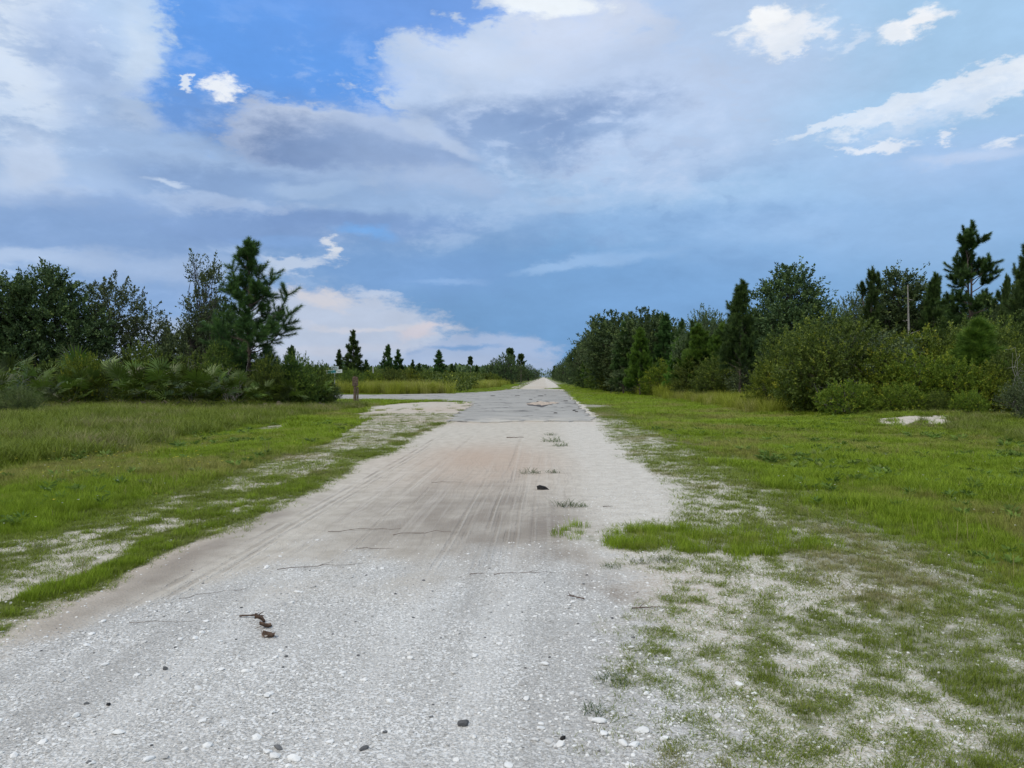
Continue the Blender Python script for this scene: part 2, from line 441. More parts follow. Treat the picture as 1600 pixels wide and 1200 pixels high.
#GROUNDPART
# ------------------------------------------------------------------ ground masks (metres; +Y runs along the road)
SIDE = [(-3.55, 27.0), (-3.7, 36), (-4.0, 44), (-4.7, 48.5), (-7.2, 51.5), (-12, 53.5), (-30, 56), (-260, 66), (-260, 76), (-30, 67), (-15, 67.5),
        (-9, 73), (-6, 82), (-4.6, 92), (-4.0, 99), (0.2, 97), (1.6, 93), (2.3, 84), (2.15, 70), (1.95, 55), (1.85, 42), (1.9, 34), (1.75, 27.4)]
FLARE = [(-3.5, 17), (-4.9, 17), (-6.2, 24), (-8.0, 31), (-9.5, 41), (-8.5, 47.5), (-6.3, 50.3), (-4.5, 47.8), (-3.5, 40)]
def redge(y):
    """right edge of the bare road"""
    e = np.interp(y, [0, 3, 5.2, 5.9, 6.5, 8.2, 8.8, 11, 15, 20, 27, 60, 98, 106, 112, 125, 150, 300, 900],
                  [.2, .28, .32, 1.0, .5, .5, 1.35, 1.75, 1.6, 1.75, 2.0, 2.1, 2.4, -.6, 2.4, 2.3, 2.6, 2.5, 2.5])
    return e
def masks(x, y):
    x = np.asarray(x, float); y = np.asarray(y, float)
    n1 = fbm(x * .9, y * .35, 11); n2 = fbm(x * 3, y * 1.6, 12); n3 = fbm(x * .25, y * .12, 13)
    n4 = fbm(x * 1.4, y * 1.1, 14); n5 = fbm(x * 9, y * 6, 15, 3)
    X = x + .34 * n1 + .22 * n2 + .10 * n5
    far = ss(60, 120, y)
    # left
    g = ss(-3.05, -3.5, X) * (.72 - .25 * ss(11, 20, y) + .8 * n2 + .5 * n5 + .35 * n4)
    sandy = ss(-3.75, -4.05, X) * (1 - ss(-4.75, -5.35, X + .25 * n3)) * (1 - ss(24, 32, y))
    g = g * (1 - sandy) + sandy * (.25 + .75 * n2 + .5 * n5 + .4 * n4)
    lushL = ss(-4.55, -5.9, X + .35 * n3 + .5 * n2 + .35 * n5)
    g = np.maximum(g, lushL)
    # right
    re = redge(y)
    a = ss(re - .12, re + .35, X)
    nearw = 1 - ss(24, 34, y)
    mid = ss(re + .6 * nearw, re + .2 + (1.5 + ss(6, 10, y)) * nearw, X + .8 * n3 * nearw)
    mid = np.maximum(mid, 0)
    base = .30 + .22 * n2 + .45 * n5 + .15 * n4
    base = base * (1 - mid) + mid * (.84 + .5 * n2 + .45 * n4 + .35 * n5)
    # white sand showing along the near shoulder
    band = np.exp(-((x - 2.0 - .25 * n4) / .55) ** 2) * (1 - ss(7, 16, y))
    base = base - .5 * band * (n4 + .45)
    lushR = ss(3.0, 4.9, x + .9 * n3 + .5 * n4 + .5 * n2)
    base = np.maximum(base, lushR); base = np.maximum(base, ss(24, 34, y) * .95)
    g = np.where(x > -.5, a * base, g)
    # far road edges
    # the grass wedge that reaches into the track
    cx, cy = 1.5, 7.55
    wd = np.hypot((x - cx) / (1.15 + .3 * n1), (y - cy + .15 * (x - cx)) / (.66 + .22 * n2))
    wedge = (x > .1) * .55 * (1 - ss(.5, 1.2, wd + .5 * n2 + .3 * n5))
    g = np.maximum(g, wedge)
    # bare ground left of the asphalt corner
    fl = inpoly(X + .7 * n2, y + 1.6 * n1, FLARE)
    g = np.where(fl, .12 + .7 * n2 + .45 * n4, g)
    # white sand by the right thicket
    sp = 1 - ss(.6, 1.2, np.hypot((x - 12.3) / 2.1, (y - 25.4) / 1.5) + 1.2 * n2 + 1.3 * n5 + .15)
    sp = np.maximum(sp, .9 * (1 - ss(.5, 1.1, np.hypot((x - 14.6) / .9, (y - 22) / .7) + .5 * n2)))
    sp = np.maximum(sp, .8 * (1 - ss(.5, 1.1, np.hypot((x + 8.6) / .5, (y - 24.5) / 2.6) + .6 * n2)))
    g = g * (1 - .8 * sp)
    # dull thin areas
    dull = np.clip(.5 + 1.3 * fbm(x * .35, y * .22, 21) + .3 * n2, 0, 1)
    lush = np.clip(np.maximum(lushR * (1 - .75 * ss(9.5, 13, x)), lushL * (1 - .85 * ss(8.2, 10.5, -x))), 0, 1) * (1 - .35 * dull)
    rough = np.maximum(ss(8.6, 10.2, -x - .8 * n3) * (1 - ss(38, 44, y)), ss(10.5, 13, x + .8 * n3) * (1 - ss(34, 40, y))) 
    thin = np.where(x > 0, ss(re - .15, re + .3, X) * (1 - sp), np.where(x < -3, ss(-3.1, -3.5, X), 0))
    thin = np.maximum(thin, fl * .7)
    g = np.clip(g, 0, 1)
    # stone / dirt on the road
    road = (x > -3.7) & (x < re + .8)
    gr = (1 - ss(3.8, 8.6, y + 1.6 * n1 + .25 * (x + 1) * (x > -1) + 1.2 * n2 + .5 * n4)) * (1 - ss(.0, 1.3, x + .5 * n2 + .4 * n5)) * (1 - ss(-2.0 - .28 * y, -1.4 - .28 * y, -x - 4.2 + 0 * x) * 0)
    leftdirt = ss(2.75, 3.4, -x + .3 * n2 + .22 * (y - 4.6)) 
    gr = gr * (1 - .85 * leftdirt)
    damp = np.exp(-((x + 1.35) / .9) ** 2 - ((y - 9.2) / 2.3) ** 2) * .9 + np.exp(-((x - .05) / .45) ** 2 - ((y - 7.6) / 2.3) ** 2) * .9 \
        + np.exp(-((x + .55) / .3) ** 2 - ((y - 8.5) / 3.5) ** 2) * .5 + np.exp(-((x + 3.1) / .22) ** 2 - ((y - 7) / 2.6) ** 2) * 1.0 \
        + np.exp(-((x - .35) / .45) ** 2 - ((y - 5.7) / .6) ** 2) * .8
    damp = np.clip(damp * (1 + .9 * n2), 0, 1)
    warm = np.exp(-((x + 1.3) / 1.5) ** 2 - ((y - 14.5) / 3.5) ** 2) * .9 + .35 * np.exp(-((x - 1.0) / .8) ** 2 - ((y - 5.9) / .9) ** 2) \
        + .35 * np.exp(-((x + 3.4) / .35) ** 2 - ((y - 6.5) / 2) ** 2) + .35 * ss(24, 27, y) * np.clip(n3 + .5, 0, 1)
    warm = np.clip(warm * (1 + .7 * n1), 0, 1)
    return dict(grass=g, gravel=np.clip(gr, 0, 1), damp=damp, warm=warm, lush=lush, rough=rough, dull=dull, thin=thin, shoulder=ss(.2, .9, x) * (1 - ss(3, 5, x)))

# ------------------------------------------------------------------ ground sheet
def axis_lines(inner, step, grow, lim, start=0.0):
    v = [inner]; s = step
    while v[-1] < lim:
        s = step + grow * (v[-1] - inner); v.append(v[-1] + s)
    return v
xr = axis_lines(5.0, .09, .045, 3500); xl = [-v for v in axis_lines(6.0, .09, .045, 3500)][::-1]
xs = np.array(xl + list(np.arange(-5.92, 4.95, .085)) + xr)
yf = axis_lines(2.0, .05, .017, 5000); yb = [-v + 2 - 0.0 for v in axis_lines(0.3, .3, .25, 600)][::-1]
ys = np.array([v for v in yb if v < 1.9] + yf)
GX, GY = np.meshgrid(xs, ys)
gx, gy = GX.ravel(), GY.ravel()
mk = masks(gx, gy)
gz = hgt(gx, gy)
nx_, ny_ = len(xs), len(ys)
idx = np.arange(nx_ * ny_).reshape(ny_, nx_)
fq = np.stack([idx[:-1, :-1].ravel(), idx[:-1, 1:].ravel(), idx[1:, 1:].ravel(), idx[1:, :-1].ravel()], 1)
gme = mesh_np('ground', np.stack([gx, gy, gz], 1), fq, mk, True)

t = MT('ground_material')
g = t.attr('grass'); gv = t.attr('gravel'); dp = t.attr('damp'); wm = t.attr('warm'); lu = t.attr('lush'); sh = t.attr('shoulder'); du = t.attr('dull')
nA = t.noise(4.5, 6, .65); nB = t.noise(38, 4, .6); nC_ = t.noise(160, 3, .6)
gm = t.math('ADD', g, t.math('MULTIPLY', t.math('SUBTRACT', nA, .5), .55))
gm = t.math('ADD', gm, t.math('MULTIPLY', t.math('SUBTRACT', nB, .5), .5))
gm = t.math('MULTIPLY', t.sm(gm, .34, .66), t.math('SUBTRACT', 1.0, t.math('MULTIPLY', sh, .45)))
# sand
sand = t.mix(t.sm(nA, .3, .7), rgb(.48, .43, .355), rgb(.655, .60, .515))
sand = t.mix(t.math('MULTIPLY', t.sm(nC_, .35, .7), .35), sand, rgb(.70, .66, .58))
sand = t.mix(t.math('MULTIPLY', t.sm(t.voro(75), .0, .35, 1, 0), .16), sand, rgb(.28, .25, .2))
sand = t.mix(t.math('MULTIPLY', wm, .75), sand, rgb(.52, .385, .29))
sand = t.mix(t.math('MULTIPLY', dp, .75), sand, rgb(.255, .215, .18))
# long thin tyre lines
wr = t.N.new('ShaderNodeVectorMath'); wr.operation = 'MULTIPLY_ADD'; t.L.new(t.noise(.45, 3, .5, None, 1), wr.inputs[0]); wr.inputs[1].default_value = (.55, 0, 0); t.L.new(t.pos, wr.inputs[2])
tv = t.mapv((26, .35, 1), src=wr.outputs[0]); tl = t.noise(1.0, 3, .55, tv)
tv2 = t.mapv((11, .10, 1), (5, 2, 0), (0, 0, R(1.5))); tl2 = t.noise(1.0, 3, .6, tv2)
sepx = t.N.new('ShaderNodeSeparateXYZ'); t.L.new(t.pos, sepx.inputs[0])
onroad = t.math('MULTIPLY', t.sm(sepx.outputs[0], -3.2, -2.8), t.sm(sepx.outputs[0], .9, .2))
lines = t.math('MULTIPLY', onroad, t.sm(sepx.outputs[1], 20, 12))
sand = t.mix(t.math('MULTIPLY', t.math('MULTIPLY', lines, t.sm(tl, .50, .66)), .24), sand, rgb(.30, .255, .22))
sand = t.mix(t.math('MULTIPLY', t.math('MULTIPLY', lines, t.sm(tl2, .48, .35)), .22), sand, rgb(.66, .61, .54))
# tread blocks pressed into the softer strip
treadm = t.math('MULTIPLY', t.sm(t.math('ABSOLUTE', t.math('ADD', sepx.outputs[0], .0)), .20, .12), t.math('MULTIPLY', t.sm(sepx.outputs[1], 5.8, 6.6), t.sm(sepx.outputs[1], 11, 9)))
tw = t.N.new('ShaderNodeTexWave'); tw.bands_direction = 'Y'; tw.inputs['Scale'].default_value = 4.3; tw.inputs['Distortion'].default_value = 7
tw.inputs['Detail'].default_value = 2; tw.inputs['Detail Scale'].default_value = 3; t.L.new(t.pos, tw.inputs['Vector'])
sand = t.mix(t.math('MULTIPLY', t.math('MULTIPLY', treadm, tw.outputs['Fac']), .45), sand, rgb(.22, .19, .165))
sx_ = t.math('ADD', sepx.outputs[0], t.math('MULTIPLY', t.math('SUBTRACT', t.noise(1.0, 2, .5, t.mapv((.3, .10, 1))), .5), .30))
sx_ = t.math('ADD', sx_, t.math('MULTIPLY', t.math('SUBTRACT', t.noise(16, 4, .65), .5), .055))
tyreh = None
def tyre(x0, w, y0_, y1_, amt, slope=0.0):
    global sand, tyreh
    u = t.math('SUBTRACT', t.math('ADD', sx_, t.math('MULTIPLY', sepx.outputs[1], slope)), x0)
    dk = t.sm(t.math('ABSOLUTE', u), w, w * .25); lt = t.sm(t.math('ABSOLUTE', t.math('SUBTRACT', u, w * 1.7)), w * 1.2, w * .3)
    env = t.math('MULTIPLY', t.math('MULTIPLY', t.sm(sepx.outputs[1], y0_, y0_ + 1.2), t.sm(sepx.outputs[1], y1_, y1_ * .7)), t.math('MULTIPLY', t.sm(t.noise(1.1, 4, .65, t.mapv((1, .6, 1), (x0 * 7, 0, 0))), .36, .62), amt * .62))
    sand = t.mix(t.math('MULTIPLY', dk, env), sand, rgb(.26, .22, .18)); sand = t.mix(t.math('MULTIPLY', lt, env), sand, rgb(.66, .61, .53))
    h = t.math('MULTIPLY', t.math('SUBTRACT', lt, dk), env); tyreh = h if tyreh is None else t.math('ADD', tyreh, h)
for a_ in [(-2.83, .035, 4.6, 24, .8), (-2.70, .028, 4.6, 24, .65), (-2.60, .02, 5, 18, .5), (-2.2, .02, 6, 16, .35, .006), (-1.75, .018, 6, 15, .3, .01), (-1.55, .018, 6, 15, .3, .01), (-.95, .022, 5.5, 14, .45), (-.83, .02, 5.5, 14, .4), (-.62, .02, 5.5, 17, .5), (-.52, .018, 5.5, 17, .4),
           (-.40, .018, 5.5, 17, .45), (-.30, .018, 5.5, 15, .35), (-.12, .018, 6, 15, .3), (.28, .03, 6.5, 12, .3), (-1.95, .05, 10, 26, .3), (-.6, .05, 12, 26, .3)]: tyre(*a_)
# crushed limestone
vc = t.voro(150, out='Color'); sv = t.N.new('ShaderNodeSeparateColor'); t.L.new(vc, sv.inputs[0])
vc2 = t.voro(75, out='Color'); sv2 = t.N.new('ShaderNodeSeparateColor'); t.L.new(vc2, sv2.inputs[0])
grav = t.mix(t.sm(sv.outputs[0], .05, .9), rgb(.34, .33, .305), rgb(.70, .68, .64))
grav = t.mix(t.sm(sv2.outputs[0], .76, .84), grav, rgb(.82, .81, .78))
grav = t.mix(t.math('MULTIPLY', t.sm(t.noise(1.3, 4, .6), .35, .7), .45), grav, rgb(.46, .445, .415))
gst = t.noise(1.0, 3, .55, t.mapv((2.6, .14, 1), (1, 2, 3)))
grav = t.mix(t.math('MULTIPLY', t.sm(gst, .48, .66), .38), grav, rgb(.36, .345, .32)); grav = t.mix(t.math('MULTIPLY', t.sm(gst, .5, .34), .30), grav, rgb(.74, .72, .68))
gvm = t.sm(t.math('ADD', gv, t.math('MULTIPLY', t.math('SUBTRACT', nB, .5), .9)), .15, .85)
sand = t.mix(t.math('MULTIPLY', t.math('MULTIPLY', sh, .45), t.sm(sv2.outputs[1], .45, .7)), sand, rgb(.80, .79, .75))
colr = t.mix(gvm, sand, grav)
# soil and thatch under the grass, darkened so gaps between tufts look shaded
und = t.mix(t.sm(nB, .3, .7), rgb(.065, .075, .020), rgb(.15, .18, .045))
und = t.mix(t.math('MULTIPLY', lu, .65), und, rgb(.13, .18, .030))
und = t.mix(t.math('MULTIPLY', t.math('MULTIPLY', du, t.sm(nA, .45, .65)), .55), und, rgb(.20, .165, .10))
colr = t.mix(gm, colr, und)
b1 = t.bump(t.voro(60), .55, .012)
b2 = t.bump(t.math('ADD', nB, t.math('MULTIPLY', nC_, .4)), .55, .012, b1)
b3 = t.bump(tyreh, .8, .03, t.bump(t.math('MULTIPLY', lines, tl), .4, .02, b2))
gmat = t.done(colr, .95, b3, None, .1)
ground = link('ground', gme, gmat, None, 'structure')

# ------------------------------------------------------------------ asphalt at the junction
def rough_outline(P, step=.35, amp=.09, seed=1):
    out = []
    for i in range(len(P)):
        a = np.array(P[i]); b = np.array(P[(i + 1) % len(P)]); Ls = np.linalg.norm(b - a)
        n = max(1, int(Ls / step)) if Ls < 60 else 12
        nrm = np.array([-(b - a)[1], (b - a)[0]]) / max(Ls, 1e-6)
        for k in range(n):
            p = a + (b - a) * k / n
            q = p + nrm * (amp * 2.4 if abs(nrm[1]) > .97 and Ls < 8 else amp) * 2 * float(fbm(np.array([p[0] * 1.7]), np.array([p[1] * 1.7]), seed, 3)[0]) * (0 if Ls > 60 else 1)
            out.append((q[0], q[1]))
    return out
def slab(name, P, z0, z1, mat, kind='structure', parent=None):
    n = len(P)
    vs2 = [(x, y, z1) for x, y in P] + [(x, y, z0) for x, y in P]
    fs = [tuple(range(n))] + [(i, i + n, (i + 1) % n + n, (i + 1) % n) for i in range(n)]
    area = sum(P[i][0] * P[(i + 1) % n][1] - P[(i + 1) % n][0] * P[i][1] for i in range(n))
    if area < 0: fs[0] = fs[0][::-1]
    me = bpy.data.meshes.new(name); me.from_pydata(vs2, [], fs); me.update()
    return link(name, me, mat, parent, kind)
t = MT('asphalt_material')
n1 = t.noise(.5, 5, .6); n2 = t.noise(60, 3, .7); n3 = t.noise(6, 5, .6)
c = t.mix(t.sm(n1, .3, .7), rgb(.315, .30, .27), rgb(.43, .41, .37))
c = t.mix(t.math('MULTIPLY', t.sm(n2, .4, .65), .4), c, rgb(.52, .50, .47))
c = t.mix(t.math('MULTIPLY', t.sm(n3, .58, .74), .5), c, rgb(.56, .53, .47))
cr1 = t.voro(.55, 'DISTANCE_TO_EDGE', 'Distance', t.mapv((1, .55, 1), src=t.N.new('ShaderNodeVectorMath').outputs[0]) if False else None)
wv_ = t.N.new('ShaderNodeVectorMath'); wv_.operation = 'ADD'; t.L.new(t.pos, wv_.inputs[0])
nv = t.noise(1.2, 4, .6, None, 1); t.L.new(nv, wv_.inputs[1])
cr1 = t.voro(.5, 'DISTANCE_TO_EDGE', 'Distance', wv_.outputs[0])
crk = t.math('MULTIPLY', t.sm(cr1, .060, .012), t.sm(t.noise(.35, 3, .5), .45, .6))
c = t.mix(t.math('MULTIPLY', crk, .75), c, rgb(.07, .065, .06))
sy_ = t.N.new('ShaderNodeSeparateXYZ'); t.L.new(t.pos, sy_.inputs[0])
dr = t.math('MULTIPLY', t.sm(sy_.outputs[1], 31.5, 27.2), t.sm(t.noise(.9, 5, .65, t.mapv((1, .5, 1))), .42, .58))
c = t.mix(t.math('MULTIPLY', dr, .85), c, rgb(.58, .535, .46))
c = t.mix(t.math('MULTIPLY', t.sm(t.noise(.8, 5, .7, t.mapv((1, .35, 1), (9, 3, 0))), .60, .68), .55), c, rgb(.17, .16, .15))
asph_mat = t.done(c, .9, t.bump(n2, .3, .01), None, .2)
AOUT = rough_outline(SIDE, .22, .20, 31)
slab('asphalt_road', AOUT, -.05, .035, asph_mat)
patch_mat = simple('sand_patch_material', (.52, .42, .33), .95, 9, .3)
def ell(cx, cy, rx, ry, n=26, seed=0, amp=.25):
    r2 = random.Random(seed); ph = [r2.uniform(0, 6.28) for _ in range(4)]
    return [(cx + rx * math.cos(a) * (1 + amp * (math.sin(2 * a + ph[0]) * .4 + math.sin(5 * a + ph[1]) * .3 + math.sin(9 * a + ph[2]) * .2)),
             cy + ry * math.sin(a) * (1 + amp * (math.sin(3 * a + ph[3]) * .4 + math.sin(7 * a + ph[1]) * .3))) for a in [i * 2 * math.pi / n for i in range(n)]]
dark_asph = simple('broken_asphalt_material', (.11, .10, .095), .9, 12, .5)
dark_peb = simple('fresh_asphalt_chunk_material', (.022, .020, .019), .7, 60, .5)
x0, y0 = at(843, 1920 / (631.5 - 589))
slab('worn_asphalt_ring', ell(x0 + .15, y0, .85, 3.9, 44, seed=2, amp=.7), .036, .0395, dark_asph)
slab('pothole_sand', ell(x0, y0 + .2, .55, 3.0, 40, seed=3, amp=.6), .036, .0435, patch_mat)
slab('pothole_sand', ell(x0 + .75, y0 + 1.6, .35, 1.6, 30, seed=9, amp=.7), .036, .0425, patch_mat)
x1, y1 = at(800, 1920 / (658 - 589))
# ------------------------------------------------------------------ foliage builders
def unit(v): return v / np.maximum(np.linalg.norm(v, axis=-1, keepdims=True), 1e-9)
def perp(d, r):
    a = unit(np.cross(d, r.normal(size=d.shape))); return a, np.cross(d, a)

def tubes(paths, sides=6):
    """paths: list of (points (n,3), radii (n,)) -> verts, quads"""
    V, Q, b = [], [], 0
    for P, rad in paths:
        P = np.asarray(P, float); n = len(P)
        T = unit(np.gradient(P, axis=0))
        ref = np.array([0.31, 0.17, 0.93]) if abs(T[0][2]) < .9 else np.array([1., .1, 0])
        A = unit(np.cross(T, ref)); B = np.cross(T, A)
        th = np.arange(sides) * 2 * np.pi / sides
        ring = P[:, None, :] + np.asarray(rad)[:, None, None] * (np.cos(th)[None, :, None] * A[:, None, :] + np.sin(th)[None, :, None] * B[:, None, :])
        V.append(ring.reshape(-1, 3))
        i = np.arange(n - 1)[:, None] * sides; j = np.arange(sides)[None, :]; j2 = (j + 1) % sides
        Q.append((np.stack([i + j, i + j2, i + sides + j2, i + sides + j], -1).reshape(-1, 4)) + b); b += n * sides
    return np.concatenate(V), np.concatenate(Q)

def curve(a, b, n=6, sag=0.0, wob=0.0, r=rng):
    a, b = np.asarray(a, float), np.asarray(b, float); t_ = np.linspace(0, 1, n)[:, None]
    P = a + (b - a) * t_
    P[:, 2] += sag * (4 * t_ * (1 - t_))[:, 0]
    if wob:
        w = r.normal(size=(n, 3)) * wob * np.linalg.norm(b - a); w[0] = 0; w[-1] = 0; P += w
    return P

def leaf_quads(P, D, ln, wd, r, tone):
    """diamond leaves at P pointing along D"""
    A, _ = perp(D, r); n = len(P)
    ln = np.broadcast_to(ln, n)[:, None]; wd = np.broadcast_to(wd, n)[:, None]
    Bn = np.cross(D, A)
    V = np.stack([P, P + D * ln * .45 + A * wd * .5 + Bn * wd * .15, P + D * ln, P + D * ln * .45 - A * wd * .5 + Bn * wd * .15], 1).reshape(-1, 3)
    return V, np.arange(n * 4).reshape(n, 4), np.repeat(tone, 4)

def shoots(S, D, Ls, per, ln, wd, r, spread=.9):
    """leafy shoots: start points S, directions D, lengths Ls, leaves per shoot"""
    n = len(S); k = per
    tt = r.uniform(.05, 1, (n, k, 1))
    P = S[:, None] + D[:, None] * Ls[:, None, None] * tt
    P = P + r.normal(size=P.shape) * (.10 * Ls[:, None, None]) * (1.1 - tt * .8)
    A = r.normal(size=(n, k, 3)); d = unit(unit(A) * spread + D[:, None] * .8 + np.array([0, 0, .25]))
    tone = np.clip(.5 + r.normal(size=(n, 1)) * .2 + r.normal(size=(n, k)) * .16, 0, 1)
    s = r.uniform(.6, 1.25, n * k)
    return leaf_quads(P.reshape(-1, 3), d.reshape(-1, 3), ln * s, wd * s, r, tone.ravel())

def lobed_crown(seed, lobes, nsh, leaf=(.09, .045), per=22, slen=(.3, .65), up=.5, voids=14, vr=.45, inner=.45, spire=.0, floor_=.05):
    r = np.random.default_rng(seed)
    Lb = np.array(lobes, float); w = Lb[:, 3] * Lb[:, 4] + Lb[:, 3] * Lb[:, 5] + Lb[:, 4] * Lb[:, 5]; w /= w.sum()
    which = r.choice(len(Lb), nsh, p=w); d = unit(r.normal(size=(nsh, 3)))
    fr = inner + (1 - inner) * r.uniform(0, 1, nsh) ** .55
    bump_ = 1 + .22 * np.sin(d[:, 0] * 5 + which) * np.cos(d[:, 2] * 6 + which * 2) + .1 * r.normal(size=nsh)
    P = Lb[which, :3] + d * Lb[which, 3:6] * (fr * bump_)[:, None]
    keep = P[:, 2] > floor_
    # holes in the crown
    for i in range(voids):
        j = r.integers(nsh); c = P[j] + r.normal(size=3) * .1; rr = vr * r.uniform(.5, 1.3)
        keep &= (np.linalg.norm(P - c, axis=1) > rr) | (r.random(nsh) < .06)
    P, d, which = P[keep], d[keep], which[keep]
    D = unit(d + np.array([0, 0, up]) + r.normal(size=P.shape) * .35)
    Ls = r.uniform(slen[0], slen[1], len(P)) * (1 + spire * (r.random(len(P)) < .10) * .9)
    V, Q, tn = shoots(P, D, Ls, per, leaf[0], leaf[1], r)
    return V, Q, tn, P, which, Lb, r

def broadleaf(name, seed, lobes, nsh, trunk_r=.14, stems=1, **kw):
    """meshes (crown, trunk) for an oak-like tree or shrub with its limbs"""
    V, Q, tn, P, which, Lb, r = lobed_crown(seed, lobes, nsh, **kw)
    V[:, 2] = np.maximum(V[:, 2], .02)
    crown = mesh_np(name + '_crown', V, Q, {'tone': tn})
    paths = []
    H = Lb[:, 2].max()
    roots = [np.array([r.normal() * .15 * (stems > 1) * 2, r.normal() * .15 * (stems > 1) * 2, -.15]) for _ in range(stems)]
    for li in range(len(Lb)):
        c = Lb[li, :3]; ro = roots[li % stems]
        fork = ro + np.array([0, 0, .15 + min(H * .3, 1.6) * r.uniform(.5, 1.1) * (1 if stems == 1 else .25)])
        if li < stems or stems == 1 and li == 0:
            p = np.concatenate([curve(ro, fork, 4, 0, .03, r), curve(fork, c, 7, 0, .05, r)[1:]])
            rad = np.linspace(trunk_r * (1.25), trunk_r * .25, len(p))
        else:
            p = curve(fork, c, 7, -.1, .06, r); rad = np.linspace(trunk_r * .7, trunk_r * .2, len(p))
        paths.append((p, rad))
        mine = P[which == li]
        if len(mine):
            for q in mine[r.choice(len(mine), min(len(mine), 26), False)]:
                s0 = p[r.integers(max(1, len(p) - 4), len(p))]
                pp = curve(s0, q, 5, .06, .05, r); paths.append((pp, np.linspace(trunk_r * .2, .008, 5)))
    tv_, tq = tubes(paths, 6)
    return crown, mesh_np(name + '_trunk', tv_, tq, {'tone': np.full(len(tv_), .5)}, True)

def sleeves(paths, dens, nl, nw, r, ang=(25, 70)):
    """pine needle sleeves around twig paths; dens = needles per metre"""
    Pn, Dn, tn = [], [], []
    for P in paths:
        P = np.asarray(P); seg = np.linalg.norm(np.diff(P, axis=0), axis=1); Lt = seg.sum(); n = int(dens * (Lt + .08))
        cum = np.concatenate([[0], np.cumsum(seg)]); s = r.uniform(0, 1, n) * Lt
        i = np.clip(np.searchsorted(cum, s) - 1, 0, len(seg) - 1); f = ((s - cum[i]) / seg[i])[:, None]
        p = P[i] * (1 - f) + P[i + 1] * f; T = unit(P[i + 1] - P[i])
        a, b = perp(T, r); th = np.radians(r.uniform(ang[0], ang[1] + 4, n) * (1 - .45 * (s / Lt) ** 2))[:, None]
        ph = r.uniform(0, 6.283, n)[:, None]
        D = T * np.cos(th) + (a * np.cos(ph) + b * np.sin(ph)) * np.sin(th)
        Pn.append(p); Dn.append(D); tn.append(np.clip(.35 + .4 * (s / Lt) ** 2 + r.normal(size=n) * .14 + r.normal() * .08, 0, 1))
    P, D, tone = np.concatenate(Pn), np.concatenate(Dn), np.concatenate(tn); n = len(P)
    A, _ = perp(D, r); ln = nl * r.uniform(.7, 1.15, n)[:, None]
    tip = P + D * ln + np.array([0, 0, -.12]) * ln
    V = np.stack([P + A * nw * .5, P - A * nw * .5, tip], 1).reshape(-1, 3)
    return V, np.arange(n * 3).reshape(n, 3), np.repeat(tone, 3)

